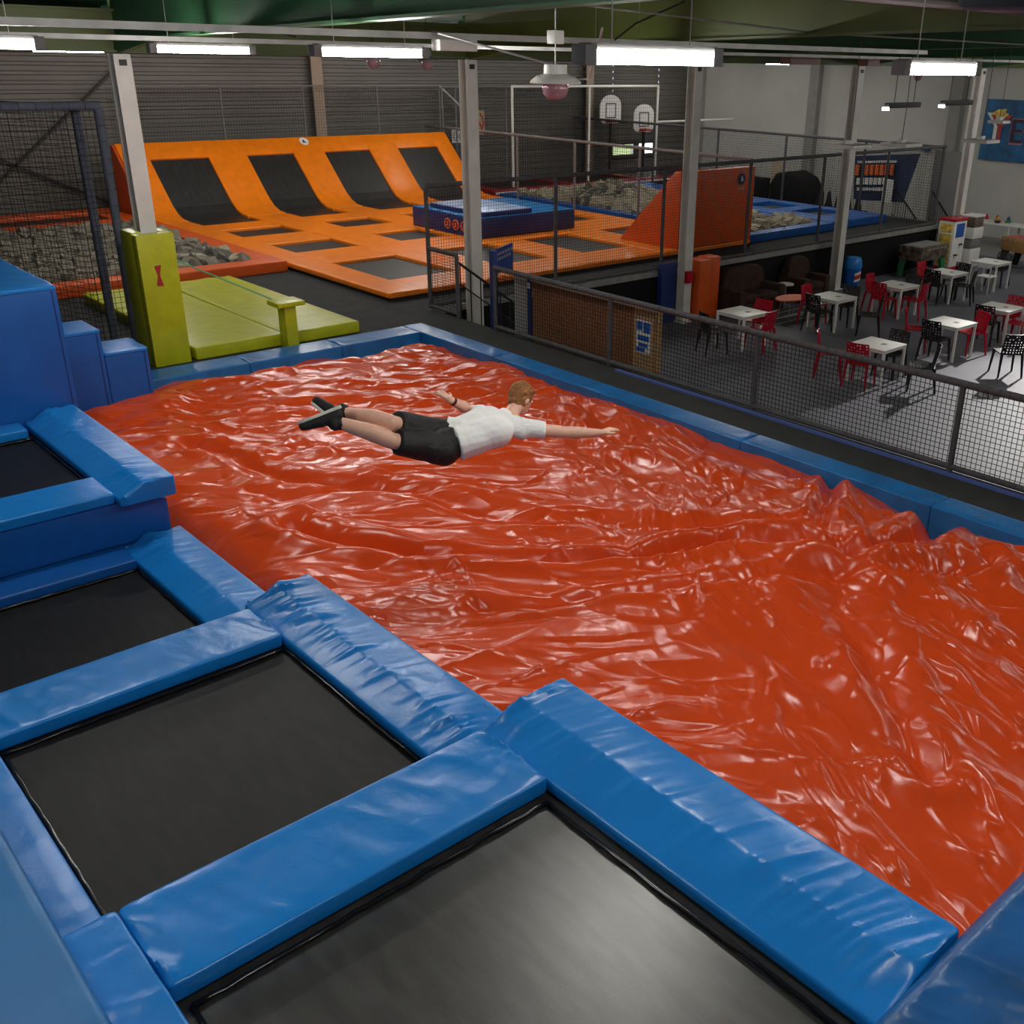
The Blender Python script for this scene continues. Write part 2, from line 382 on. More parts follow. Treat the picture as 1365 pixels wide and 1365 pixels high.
for y, lab in ((24.5, 'olive cross beam above the orange ramp court'), (32.7, 'olive eaves beam along the corrugated back wall')):
    mb = MB(); ibeam(mb, (-7, y, 4.35 if y > 30 else 5.1), (36.2, y, 4.35 if y > 30 else 5.1), 0.4, 0.2)
    tag(mb.build('roof_beam', M_olive), lab, 'beam')
mb = MB(); ibeam(mb, (3.5, 5.0, 4.93), (20, 5.0, 4.93), 0.5, 0.3)
tag(mb.build('roof_beam', mat('dusty_purple_steel', (0.06, 0.045, 0.05), .7, var=.3)), 'dark dusty beam at the top right over the airbag', 'beam')

labs = ('pale steel column wrapped in yellow padding at its foot', 'pale steel column rising through the stair opening', 'pale steel column beside the stacked orange mats', 'pale steel column beside the blue litter bin', 'pale steel column behind the capsule machines')
for i, x in enumerate(COLX):
    z0 = 0.0 if i == 0 else CZ
    t = thing('steel_column', labs[i], 'column', (x, 16.2, z0), 'white steel columns')
    w = 0.12
    MB().box(x - w, x + w, 16.2 - w, 16.2 - w + .025, z0, 4.4).box(x - w, x + w, 16.2 + w - .025, 16.2 + w, z0, 4.4).box(x - .012, x + .012, 16.2 - w + .025, 16.2 + w - .025, z0, 4.4).build('shaft', M_col, t)
    MB().box(x - .17, x + .17, 16.03, 16.37, z0, z0 + .02).build('base_plate', M_col, t)
    MB().box(x - .05, x + .05, 16.06, 16.08, 4.25, 4.33).build('bolt', M_dark, t)
    if i in (2, 4):
        b = tag(MB().box(x - .16, x + .02, 15.95, 16.06, -0.25 if i == 2 else 0.02, 0.02 if i == 2 else .3).build('extinguisher_box', M_redpl, None, .01), 'small red alarm box on the column beside the orange mats' if i == 2 else 'small red box on the column behind the capsule machines', 'alarm box')
for k, x in enumerate((18.03, 30.1)):
    t = thing('wall_stanchion', ('pale steel stanchion on the corrugated wall above the ramp', 'pale steel stanchion on the corrugated wall behind the goal frame')[k], 'column', (x, 33.0, 0))
    MB().box(x - .2, x + .2, 32.86, 32.9, 0, 4.4).box(x - .02, x + .02, 32.9, 33.08, 0, 4.4).build('shaft', mat('tan_paint', (.36, .27, .2), .6), t)

# cross bracing rods on the back wall
for k, (p, q, lab) in enumerate((((7.0, 33.0, 2.2), (11.0, 33.0, .2), 'dark diagonal brace low on the back wall at far left'), ((7.6, 33, 0.6), (12.2, 33.0, 4.3), 'dark diagonal brace rising to the eaves at left'), ((22.6, 32.6, 3.45), (24.2, 32.6, 2.2), 'pale diagonal brace beside the prohibition sign'))):
    tag(MB().beam(p, q, .07, .07).build('wall_brace', M_dark if k < 2 else M_galv), lab, 'brace')

# cable trays and wires
def tray(y, z, x0, x1, lab, h=0.06, w=0.12):
    t = thing('cable_tray', lab, 'cable tray', (x0, y, z))
    MB().box(x0, x1, y - w / 2, y - w / 2 + .006, z, z + h).box(x0, x1, y + w / 2 - .006, y + w / 2, z, z + h).build('side_rail', M_galv, t)
    mb = MB(); x = x0
    while x < x1: mb.box(x, x + .03, y - w / 2 + .006, y + w / 2 - .006, z, z + .012); x += .1
    mb.build('rungs', M_galv, t)['kind'] = 'stuff'
    return t
tray(9.6, 4.63, -3, 16, 'long galvanised cable tray running above the airbag')
tray(12.6, 4.56, -3, 30, 'thinner galvanised cable tray behind the first one', .05, .1)
for pts, lab in ((((8.0, 9.0, 5.0), (12.0, 8.8, 4.83), (20, 8.6, 4.8)), 'thin pale wire strung across the green rafter'),
                 (((5.8, 15.2, 4.98), (7.2, 13.6, 4.66)), 'black stay rod under the green roof beside the padded column'),
                 (((6.6, 9.6, 4.7), (7.0, 8.2, 4.42), (7.15, 8.15, 4.28), (7.35, 8.05, 4.30), (7.3, 7.9, 4.5), (7.2, 7.7, 4.75)), 'looping white cable feeding the pendant lamp'),
                 (((9.7, 9.0, 5.1), (9.2, 9.3, 4.85), (9.1, 9.6, 4.64)), 'loose black cable hanging from the rafter to the tray')):
    tag(MB().tube(pts, 0.012, 6).build('cable', M_dark if 'black' in lab else M_galv), lab, 'cable')

# ------------------------------------------------------------------ lights of the room
def batten(x0, y, z, lab, L=1.2, group='fluorescent battens'):
    t = thing('fluorescent_light', lab, 'light', (x0 + L / 2, y, z), group)
    MB().box(x0, x0 + L, y - .05, y + .05, z + .035, z + .07).build('housing', M_grey, t)
    mb = MB()
    prof = [(y + .055 * math.sin(a), z + .035 - .075 * (math.cos(a) * .5 + .5) + 0.0) for a in np.linspace(-PI / 2, PI / 2, 9)]
    mb.prism(prof + [(y + .055, z + .034), (y - .055, z + .034)], 'x', x0 + .04, x0 + L - .04)
    mb.build('diffuser', M_tube, t, smooth=False)
    for q in (.2, L - .2): MB().tube([(x0 + q, y, z + .07), (x0 + q, y, 5.7)], .005, 5).build('suspension_wire', M_galv, t)
    MB().box(x0 - .05, x0 + .04, y - .06, y + .06, z - .045, z + .06).build('end_cap', M_grey, t, .01)
    MB().box(x0 + L - .04, x0 + L + .05, y - .06, y + .06, z - .045, z + .06).build('end_cap', M_grey, t, .01)
    return t
BAT = [(4.17, 4.6, 4.5, 'big bright fluorescent batten right of the pendant lamp'),
       (7.38, 4.6, 4.46, 'lit fluorescent batten near the top right over the airbag edge'),
       (9.96, 11.0, 4.46, 'lit fluorescent batten just behind the big bright one'),
       (5.3, 9.65, 4.49, 'lit fluorescent batten left of the emergency light box'),
       (5.1, 13.1, 4.48, 'lit fluorescent batten just right of the padded column'),
       (9.5, 19.8, 4.45, 'lit fluorescent batten over the front of the orange court'),
       (1.75, 10.0, 4.5, 'lit fluorescent batten cut by the left picture edge'),
       (5.7, 19.8, 4.43, 'lit fluorescent batten left of the padded column'),
       (13.4, 22.0, 4.46, 'small lit batten left of the column by the stairs'),
       (-.7, 5.2, 4.5, 'lit fluorescent batten over the nearest blue trampolines'),
       (1.2, 0.6, 4.6, 'unseen fill batten added above the photographer'),  # this and the next two: unseen battens added as fill light
       (5.0, 0.4, 4.6, 'unseen fill batten added over the near end of the airbag'),
       (11.9, 1.0, 4.6, 'unseen fill batten added over the near end of the cafe'),
       (13.2, 27.5, 4.46, 'lit fluorescent batten in front of the ramp, left one'),
       (17.6, 27.5, 4.46, 'lit fluorescent batten in front of the ramp, right one'),
       (17.5, 20.5, 4.5, 'lit fluorescent batten over the blue landing block'),
       (26.2, 21.0, 4.42, 'distant lit batten left of the column beside the bin'),
       (27.5, 13.0, 4.38, 'short lit batten right of the column beside the bin')]
for k, (x, y) in enumerate(((7.5, 24), (11.5, 23.2), (15.5, 23.6), (19.6, 23.4), (9.5, 28.5), (23.5, 19.5), (25.5, 25), (29.5, 21.5), (28.5, 28), (32, 24.5), (32.5, 29.5), (20.8, 29))):  # extra battens out of sight behind the beam, added to brighten the rear bay
    BAT.append((x, y, 4.84, ('first', 'second', 'third', 'fourth', 'fifth', 'sixth', 'seventh', 'eighth', 'ninth', 'tenth', 'eleventh', 'twelfth')[k] + ' unseen batten added behind the olive beam to brighten the rear bay'))
for k, (x, y) in enumerate(((15.5, 3.6), (20, 5.6), (24.5, 7.8), (29.5, 10.2), (33.5, 12), (20, 1), (27, 2.5), (33, 6))):  # extra battens out of view, added to lift the cafe and white wall
    BAT.append((x, y, 4.6, ('first', 'second', 'third', 'fourth', 'fifth', 'sixth', 'seventh', 'eighth')[k] + ' unseen batten added outside the right picture edge to brighten the cafe'))
for k, a in enumerate(BAT): batten(a[0], a[1], a[2], a[3], 1.05 if k < 2 else 1.2)

# pendant lamp with globe
t = thing('pendant_lamp', 'white pendant lamp with wide shade and pinkish glass globe over the airbag', 'lamp', (7.05, 8.2, 4.05))
c = (7.05, 8.2, 0)
MB().lathe([(.015, 4.42), (.11, 4.42), (.115, 4.34), (.12, 4.335), (.18, 4.32), (.24, 4.275), (.25, 4.255), (.245, 4.25), (.2, 4.265), (.1, 4.3)], c, 28).build('shade', M_whitep, t, smooth='angle')
MB().lathe([(.1, 4.28), (.125, 4.25), (.13, 4.2), (.115, 4.15), (.08, 4.115), (.03, 4.1), (.002, 4.098)], c, 24).build('globe', M_pinkglass, t, smooth=True)
MB().tube([(7.05, 8.2, 4.42), (7.05, 8.2, 5.2)], .006, 6).build('suspension_wire', M_galv, t)
MB().box(6.99, 7.11, 8.14, 8.26, 4.6, 4.72).build('junction_box', M_whitep, t, .01)
for (x, y, z, lab) in ((10.4, 15.3, 4.33, 'small unlit globe lamp beside the column by the stairs'), (8.9, 14.5, 4.36, 'small unlit globe lamp right of the left battens'), (24.2, 14.6, 4.2, 'dark bell lamp beside the column near the bin')):
    t = thing('globe_lamp', lab, 'lamp', (x, y, z))
    MB().lathe([(.03, .2), (.06, .2), (.07, .12), (.17, .06), (.17, .04), (.05, .07)], (x, y, z), 18).build('shade', M_grey if 'dark' not in lab else M_dark, t, smooth='angle')
    MB().lathe([(.08, .06), (.1, 0), (.07, -.07), (.002, -.1)], (x, y, z), 16).build('globe', M_pinkglass, t, smooth=True)
    MB().tube([(x, y, z + .2), (x, y, 5.7)], .006, 6).build('suspension_wire', M_dark, t)
t = thing('emergency_light', 'white emergency light box hung under the cable tray', 'light', (6.9, 9.6, 4.5))
MB().box(6.62, 7.1, 9.5, 9.66, 4.52, 4.63).build('body', M_whitep, t, .015)
MB().tube([(6.86, 9.58, 4.63), (6.86, 9.58, 4.68)], .012, 6).build('hook', M_galv, t)
for x0, lab in ((19.9, 'pink junction box under the roof left of the bin column'), (22.9, 'pinkish junction box above the bin column')):
    tag(MB().box(x0, x0 + (1.1 if x0 < 20 else .5), 15.2, 15.5, 4.42, 4.62).build('junction_box', mat('dusty_pink_box', (.28, .17, .16), .6), None, .015), lab, 'electrical box')
# linear ceiling luminaires and flat pendant panels over the cafe
for (x, y, z, lab) in ((18.9, 12, 3.68, 'dark suspended strip luminaire left of the mural'), (21.0, 12, 3.70, 'dark suspended strip luminaire at the edge of the mural')):
    t = thing('strip_luminaire', lab, 'light', (x + .6, y, z), 'dark strip luminaires')
    MB().box(x, x + 1.15, y - .06, y + .06, z, z + .1).build('body', M_dark, t, .01)
    MB().box(x - .08, x + .02, y - .05, y + .05, z - .04, z + .02).build('lamp_head', mat('lit_spot', (1, .95, .85), .4, emit=6), t)
    for dx in (.25, .95): MB().tube([(x + dx, y, z + .1), (x + dx, y, 5.7)], .008, 5).build('suspension_wire', M_dark, t)
for (x, y, z, lab) in ((15.55, 10.5, 3.2, 'flat white pendant panel in front of the bin column'), (17.15, 10.5, 3.17, 'flat white pendant panel in front of the banner'), (20.0, 10.5, 3.13, 'flat white pendant panel in front of the mural, lower one'), (21.6, 11.0, 3.42, 'white pendant lamp in front of the mural, upper one')):
    t = thing('pendant_light', lab, 'lamp', (x, y, z), 'flat white pendant panels')
    w = .27 if z < 3.3 else .17
    MB().box(x - w, x + w, y - w, y + w, z - .03, z + .035).build('panel', M_whitep, t, .02)
    MB().box(x - .07, x + .07, y - .05, y + .05, z + .035, z + .1).build('canopy', M_whpl, t, .01)
    MB().tube([(x, y, z + .1), (x + .02, y, z + .6), (x - .01, y, 5.7)], .007, 5).build('suspension_wire', M_dark, t)
# flood lamp right of the picture that throws the chair shadows in the cafe
t = thing('flood_lamp', 'flood lamp hung over the far right end of the cafe', 'lamp', (27.5, 10.6, 3.7))
MB().box(27.4, 27.75, 10.4, 10.8, 3.6, 3.95).build('housing', M_dark, t, .02)
MB().tube([(27.6, 10.6, 3.95), (27.6, 10.6, 5.0)], .02, 6).build('stem', M_dark, t)
sd = bpy.data.lights.new('flood_beam', 'SPOT'); sd.energy = 4200; sd.spot_size = math.radians(30); sd.spot_blend = 0.8; sd.shadow_soft_size = 0.12; sd.color = (1, .97, .93)
so = bpy.data.objects.new('flood_beam', sd); col.objects.link(so); so.parent = t; so.location = (-.15, 0, .05)
so.rotation_euler = (Vector((18.0, 8.6, CZ)) - Vector((27.35, 10.6, 3.75))).to_track_quat('-Z', 'Y').to_euler()

# ================================================================== AIRBAG PIT
nx, ny = 400, 830
X, Y = np.meshgrid(np.linspace(3.16, 9.74, nx), np.linspace(0.9, 14.86, ny), indexing='ij')
wx = X + 0.6 * (vnoise(X * 0.7, Y * 0.7, 1) - .5) + 0.08 * (vnoise(X * 2.3, Y * 2.3, 2) - .5)
wy = Y + 0.6 * (vnoise(X * 0.7, Y * 0.7, 3) - .5) + 0.08 * (vnoise(X * 2.3, Y * 2.3, 4) - .5)
def folds(th, fu, fv, seed, a1, a2, a3, ar):
    c, s = math.cos(th), math.sin(th); u = wx * c + wy * s; v = -wx * s + wy * c
    h = a1 * facet(u * fu, v * fv, seed) + a2 * facet(u * fu * 1.9 + 3, v * fv * 2.0, seed + 1) + a3 * facet(u * fu * 4.3, v * fv * 4.1, seed + 2)
    r2 = 1 - np.abs(2 * vnoise(u * fu * .5, v * fv * 1.6, seed + 6) - 1)
    r3 = 1 - np.abs(2 * vnoise(u * fu * .7 + v * 1.1 + 5, v * fv * 2.6, seed + 7) - 1)
    return h + ar * r2 ** 10 + ar * .8 * r3 ** 14
hA = folds(math.radians(-42), 0.6, 2.1, 20, .13, .050, .006, .006)
hB = folds(math.radians(-112), 0.85, 2.1, 40, .11, .045, .006, .012)
hC = folds(math.radians(-25), 1.05, 2.5, 60, .12, .060, .010, .004)
mB = 1 / (1 + np.exp(-((X - 0.55 * Y) - 2.8) / 0.5))
mC = 1 / (1 + np.exp(-(Y - 0.3 * X - 7.8) / 0.7))
Zb = hA * (1 - mB) * (1 - mC) + hB * mB * (1 - mC) + hC * mC
Zb = Zb * (0.72 + 0.5 * vnoise(X * .5, Y * .5, 8)) - 0.05
Zb += 0.12 * (vnoise(X * .45, Y * .45, 6) - .5)
# sharp pinched creases: cusp ridges with one steep and one gentle flank, laid along the pull of the sheet
xg = X[:, 0]; yg = Y[0, :]
RC = np.random.RandomState(5)
for k in range(1900):
    cx_ = RC.uniform(3.3, 9.7); cy_ = RC.uniform(1.2, 14.7)
    far = 1 / (1 + math.exp(-(cy_ - 0.3 * cx_ - 7.8) / 0.7)); nearb = 1 / (1 + math.exp(-((cx_ - 0.55 * cy_) - 2.8) / 0.5))
    if RC.rand() < (.35 if far > .5 else .12 if nearb > .5 else .6): continue
    if far > .5: th = math.radians(-30 + RC.normal(0, 28)); Lc = RC.uniform(.16, .55); A = RC.uniform(.010, .030)
    elif nearb > .5: th = math.radians(-118 + RC.normal(0, 26)); Lc = RC.uniform(.10, .42); A = RC.uniform(.010, .034)
    else: th = math.radians(-44 + RC.normal(0, 16)); Lc = RC.uniform(.35, 1.1); A = RC.uniform(.012, .036)
    if RC.rand() < .25: A = -A * .8
    w1 = RC.uniform(.018, .04); w2 = RC.uniform(.06, .15); bend = RC.normal(0, .5)
    if RC.rand() < .5: w1, w2 = w2, w1
    R_ = Lc + .3
    i0, i1 = np.searchsorted(xg, (cx_ - R_, cx_ + R_)); j0, j1 = np.searchsorted(yg, (cy_ - R_, cy_ + R_))
    if i1 - i0 < 3 or j1 - j0 < 3: continue
    dx = X[i0:i1, j0:j1] - cx_; dy = Y[i0:i1, j0:j1] - cy_
    u = dx * math.cos(th) + dy * math.sin(th); v = -dx * math.sin(th) + dy * math.cos(th) + bend * u * u / Lc * .5
    along = np.clip(1 - (u / Lc) ** 2, 0, 1) ** 1.5
    Zb[i0:i1, j0:j1] += A * along * np.where(v > 0, np.exp(-v / w1), np.exp(v / w2))
def polydist(pts):
    d = np.full_like(X, 99.0)
    for a, b in zip(pts[:-1], pts[1:]):
        ax, ay = a; bx, by = b; dx, dy = bx - ax, by - ay
        t = np.clip(((wx - ax) * dx + (wy - ay) * dy) / (dx * dx + dy * dy), 0, 1)
        d = np.minimum(d, np.hypot(wx - ax - t * dx, wy - ay - t * dy))
    return d
for pts, amp, wd in (([(9.6, 4.93), (9.02, 4.8), (7.97, 4.95), (7.64, 5.82), (6.54, 6.35), (5.68, 7.05), (4.75, 8.0), (4.26, 9.23)], .15, .10),
                     ([(7.97, 4.95), (7.24, 4.53), (6.29, 3.71), (5.56, 2.83)], .07, .1),
                     ([(8.3, 5.6), (7.2, 6.7), (5.9, 8.34), (5.1, 10.14), (4.33, 12.06)], .07, .12),
                     ([(9.5, 6.4), (8.3, 5.6), (7.97, 4.95)], .09, .08),
                     ([(8.9, 4.2), (7.4, 4.9), (6.0, 5.6), (4.6, 6.6)], .06, .09)):
    d = polydist(pts); Zb += -amp * np.exp(-(d / wd) ** 2) + amp * .55 * np.exp(-((d - wd * 2.2) / (wd * 1.2)) ** 2)
sc1 = vnoise(Y * 1.25, X * 0, 12); sc2 = vnoise(X * 1.3, Y * 0, 13)
dr = np.clip(9.68 - X, 0, 9); df = np.clip(14.8 - Y, 0, 9); dl = np.clip(X - 3.3, 0, 9); dn = np.clip(Y - 1.2, 0, 9)
nearR = np.exp(-((Y - 4.6) / 1.6) ** 2)
Zb -= (0.04 + 0.26 * sc1 ** 2 * (0.25 + nearR * 1.3)) * np.exp(-(dr / 0.2) ** 2)
Zb -= (0.06 + 0.2 * sc2 ** 2) * np.exp(-(df / 0.28) ** 2)
Zb -= 0.22 * np.exp(-(dl / 0.25) ** 2) + 0.30 * np.exp(-(dl / 0.35) ** 2) * np.exp(-((Y - 8.4) / 1.3) ** 2)
Zb = np.minimum(Zb, 0.10 + 0.03 * vnoise(X * 2, Y * 2, 15)) if False else Zb
v = np.stack([X, Y, Zb], -1).reshape(-1, 3)
ii, jj = np.meshgrid(np.arange(nx - 1), np.arange(ny - 1), indexing='ij'); a = (ii * ny + jj).ravel()
faces = np.stack([a, a + ny, a + ny + 1, a + 1], -1)
me = bpy.data.meshes.new('airbag'); me.vertices.add(len(v)); me.vertices.foreach_set('co', v.ravel())
me.loops.add(faces.size); me.loops.foreach_set('vertex_index', faces.ravel().astype(np.int32))
me.polygons.add(len(faces)); me.polygons.foreach_set('loop_start', np.arange(0, faces.size, 4, dtype=np.int32))
me.polygons.foreach_set('use_smooth', np.ones(len(faces), bool)); me.update(calc_edges=True); me.validate()
me.materials.append(M_bag)
t = thing('airbag', 'huge crumpled glossy orange-red vinyl airbag filling the pit', 'airbag', (6.4, 7.8, -0.8))
o = bpy.data.objects.new('top_sheet', me); col.objects.link(o); o.parent = t; me.transform(Matrix.Translation((-6.4, -7.8, 0.8)))
MB().box(3.2, 9.7, .95, 14.8, -0.79, -.55).build('lower_chamber', M_bag, t)

# rim pads of the pit: right side and far side
t = thing('pit_rim', 'blue padded rim around the right and far sides of the airbag', 'padding', (9.9, 10, 0))
ys = [15.42, 12.8, 10.34, 7.7, 5.0, 2.4, -.2]
for k in range(len(ys) - 1):
    pad('rim_pad', M_rim, t, 'y', ys[k + 1] + .003, ys[k] - .003, [(9.72, -.75), (10.1, -.75), (10.1, .085), (9.72, .085)], wrinkle=.012, step=.06, r=.02, seed=k + 2, freq=5)
xs = [3.4, 4.88, 6.6, 8.2, 9.715]
for k in range(4):
    pad('rim_pad', M_rim, t, 'x', xs[k] + .003, xs[k + 1] - .003, [(14.86, -.75), (15.4, -.75), (15.4, .085), (14.86, .085)], wrinkle=.014, step=.06, r=.02, seed=k + 22, freq=5)

# ================================================================== BLUE STEPPED TRAMPOLINES (left of the pit)
def bed(parent, x0, x1, y0, y1, z, m=M_bed, sag=0.02):
    n = 10; v = []; f = []
    for i in range(n + 1):
        for j in range(n + 1):
            a, b = i / n, j / n; v.append((x0 + (x1 - x0) * a, y0 + (y1 - y0) * b, z - sag * 16 * a * (1 - a) * b * (1 - b)))
    for i in range(n):
        for j in range(n): f.append((i * (n + 1) + j, (i + 1) * (n + 1) + j, (i + 1) * (n + 1) + j + 1, i * (n + 1) + j + 1))
    return MB().add(v, f).build('bed', m, parent, smooth=True)
def bed_edge(parent, x0, x1, y0, y1, z, m=M_rubber, r=.014):
    c = [(x0, y0, z), (x1, y0, z), (x1, y1, z), (x0, y1, z), (x0, y0, z)]
    o = None
    for k in range(4):
        a = Vector(c[k]); b = Vector(c[k + 1]); pts = []
        for q in range(26): pts.append(a.lerp(b, q / 25) + Vector((random.uniform(-.004, .004), random.uniform(-.004, .004), random.uniform(-.003, .006))))
        o = MB().tube(pts, r, 6).build('bed_cord', m, parent, smooth=True)
    return o
# T1: nearest, highest
t = thing('trampoline', 'nearest and highest blue-padded trampoline, its bed lightened for sheen', 'trampoline', (1.9, 2.3, 0), 'blue stepped trampolines')
bed(t, .70, 2.85, .5, 3.38, 1.0, M_bed_sheen); bed_edge(t, .86, 2.70, .5, 3.20, 1.015)
MB().box(.5, 3.3, .2, 3.78, -.8, .93).build('base', M_blue2, t)
pad('pad', M_blue, t, 'x', .80, 2.745, boxpoly(3.24, 3.80, 1.03, 1.13), wrinkle=.026, r=.02, seed=5, freq=7)
pad('pad', M_blue, t, 'y', 1.275, 3.81, wedge(2.755, 3.34, 1.02, 1.09, 1.205), wrinkle=.024, step=.018, r=.02, seed=8, focus=3.02, freq=8)
pad('pad', M_blue, t, 'y', .3, 3.79, boxpoly(.56, .795, 1.02, 1.14), wrinkle=.02, r=.02, seed=12, freq=6)
# near cross barrier
t = thing('padded_barrier', 'thick rounded blue pad across the near end of the pit', 'padding', (5, .9, 0))
M_barrier = mat('worn_navy_vinyl', (0.008, 0.085, 0.27), 0.3, bump=(7, 0.3, (1, 1, 1)), var=0.35, vscale=2.5)
pad('pad', M_barrier, t, 'x', 2.3, 9.7, [(.45, .6), (1.27, .6), (1.27, 1.19), (1.22, 1.24), (.45, 1.24)], wrinkle=.032, step=.02, r=.09, seed=31, freq=8, focus=1.16)
MB().box(3.36, 9.7, .5, 1.2, -.8, .6).build('base', M_rim, t)
# T2
t = thing('trampoline', 'second blue-padded trampoline, one step below the nearest', 'trampoline', (1.9, 5.2, 0), 'blue stepped trampolines')
bed(t, .75, 2.9, 3.78, 6.35, .49); bed_edge(t, .89, 2.76, 3.85, 6.23, .50)
MB().box(.5, 3.3, 3.785, 6.76, -.8, .42).build('base', M_blue2, t)
pad('pad', M_blue, t, 'x', .86, 2.775, boxpoly(6.27, 6.80, .5, .605), wrinkle=.02, r=.02, seed=15, freq=7)
pad('pad', M_blue, t, 'y', 3.82, 6.92, wedge(2.785, 3.34, .49, .56, .665), wrinkle=.02, step=.02, r=.02, seed=18, focus=3.03, freq=7)
pad('pad', M_blue, t, 'y', 3.82, 6.8, boxpoly(.58, .855, .48, .6), wrinkle=.012, r=.02, seed=19)
# T3 lowest
t = thing('trampoline', 'lowest blue-padded trampoline between the second one and the raised one', 'trampoline', (1.9, 8.2, 0), 'blue stepped trampolines')
bed(t, .4, 2.9, 6.8, 9.4, -.05); bed_edge(t, .5, 2.77, 6.88, 9.28, -.04)
MB().box(.2, 3.3, 6.80, 9.70, -.8, -.12).build('base', M_blue2, t)
pad('pad', M_blue2, t, 'x', .2, 2.785, boxpoly(9.30, 9.66, -.04, .06), wrinkle=.01, r=.02, seed=25)
pad('pad', M_blue, t, 'y', 6.85, 9.68, wedge(2.79, 3.36, -.06, .02, .12), wrinkle=.018, step=.02, r=.02, seed=28, focus=3.04, freq=7)
# T4 raised
t = thing('trampoline', 'raised blue-padded trampoline at the foot of the tall blue block', 'trampoline', (1.9, 10.9, 0), 'blue stepped trampolines')
bed(t, .2, 2.9, 9.9, 12.3, .49); bed_edge(t, .3, 2.78, 10.28, 12.08, .5)
MB().box(.2, 3.29, 9.72, 12.44, -.8, .42).build('base', M_blue2, t, .01)
MB().box(.2, 3.24, 9.69, 9.72, .07, .5).build('front_panel', M_blue2, t, .008)
pad('pad', M_blue, t, 'x', .2, 2.80, boxpoly(9.66, 10.24, .51, .615), wrinkle=.01, r=.02, seed=35)
pad('pad', M_blue, t, 'x', .2, 2.74, boxpoly(12.1, 12.42, .51, .615), wrinkle=.008, r=.02, seed=36)
pad('pad', M_blue, t, 'y', 9.55, 12.43, wedge(2.8, 3.34, .5, .58, .70), wrinkle=.018, step=.02, r=.02, seed=38, focus=3.02, freq=9)
# side platform by the photographer
t = thing('padded_platform', 'light blue padded platform at the lower left picture corner', 'padding', (-.6, 2.6, 0))
pad('pad', M_teal, t, 'y', -.6, 5.6, boxpoly(-1.6, .545, .9, 1.36), wrinkle=.03, r=.05, seed=44, freq=2.5, step=.06)
MB().box(-1.6, .5, -.6, 5.55, -.8, .9).build('base', M_teal, t)

# tower block and its two steps
def block(name, lab, b, m=M_blue2, capm=M_blue, cap=.05):
    x0, x1, y0, y1, z0, z1 = b
    t = thing(name, lab, 'foam block', ((x0 + x1) / 2, (y0 + y1) / 2, z0))
    MB().box(x0, x1, y0, y1, z0, z1 - cap).build('body', m, t, .012)
    pad('top_pad', capm, t, 'x', x0, x1 + .004, boxpoly(y0 - .004, y1, z1 - cap, z1), wrinkle=.012, r=.015, seed=int(x0 * 7) + 50, step=.08)
    MB().box(x1 - .055, x1 - .045, y0 - .006, y0 + .002, z0, z1 - cap).build('seam', M_navy, t)
    return t
block('climbing_block', 'tall blue padded block rising above the raised trampoline', (-1.2, 3.4, 12.46, 14.6, -.8, 2.06))
block('climbing_step', 'taller of the two small blue padded steps beside the tall block', (3.42, 4.29, 14.15, 14.82, -.8, 1.1))
block('climbing_step', 'lower of the two small blue padded steps, next to the pit corner', (4.295, 4.86, 14.15, 14.82, -.8, .77))

# ================================================================== FENCES
def fence(name, lab, p0, p1, h, posts, zb=0.07, cell=0.055, r=0.0035, foam=M_foam, tr=.045, pr=.032, band=.13, mid=None, nodeco=False):
    p0 = Vector(p0); p1 = Vector(p1); d = (p1 - p0); L = d.length; u = d.normalized()
    t = thing(name, lab, 'fence', p0)
    foamtube(MB(), p0 + Vector((0, 0, h)), p1 + Vector((0, 0, h)), tr, band).build('top_rail', foam, t, smooth='angle')
    foamtube(MB(), p0 + Vector((0, 0, zb)), p1 + Vector((0, 0, zb)), tr * .85, band).build('bottom_rail', foam, t, smooth='angle')
    for s in posts:
        q = p0 + u * s
        foamtube(MB(), q, q + Vector((0, 0, h - .01)), pr + .008, .25, 8).build('post', foam, t, smooth='angle')
    mb = MB(); net(mb, p0 + Vector((0, 0, zb)), u, (0, 0, 1), L, h - zb, cell, r); mb.build('net', M_net, t)
    return t
fence('net_fence', 'low grey foam-railed net fence between the pit deck and the cafe', (11.0, 14.42, 0), (11.0, 1.0, 0), 1.1, [0.02, 2.95, 5.88, 8.92, 11.9], cell=.062, r=.0045)
fence('net_fence', 'short low fence panel closing the stair head below the tall fence', (11.05, 16.5, 0), (11.05, 15.6, 0), 1.15, [.9], cell=.05)
fence('net_fence', 'tall dark net fence along the deck edge above the black wall', (11.05, 16.5, 0), (29.4, 16.5, 0), 2.27, [0, 3.15, 6.35, 9.35, 12.35, 15.35, 18.3], cell=.06, r=.003)
fence('net_fence', 'tall net fence on the far right end of the deck', (29.4, 16.5, 0), (29.4, 33.0, 0), 2.24, [2.75, 5.85, 8.85, 12], cell=.08, r=.004)
fence('net_fence', 'reddish-grey railed net fence between the orange court and the blue foam pit', (21.98, 17.75, 0), (21.98, 32.6, 0), 2.14, [0, 4.1, 6.9, 9.7, 12.5], cell=.08, r=.0035, foam=mat('dusty_rail', (.17, .15, .15), .6))
fence('net_fence', 'high thin safety net on posts behind the orange ramp', (11.0, 32.0, 1.75), (22.2, 32.0, 1.75), 1.72, [.3, 3.3, 6.0, 8.7, 11.3], zb=.02, cell=.09, r=.004, foam=M_grey, tr=.025, pr=.016, band=2)
fence('net_fence', 'far safety net on thin posts behind the red trampolines', (22.6, 32.6, 0), (31.5, 32.6, 0), 3.4, [0, .7, 3.0], zb=.1, cell=.1, r=.004, foam=M_grey, tr=.025, pr=.016, band=2)
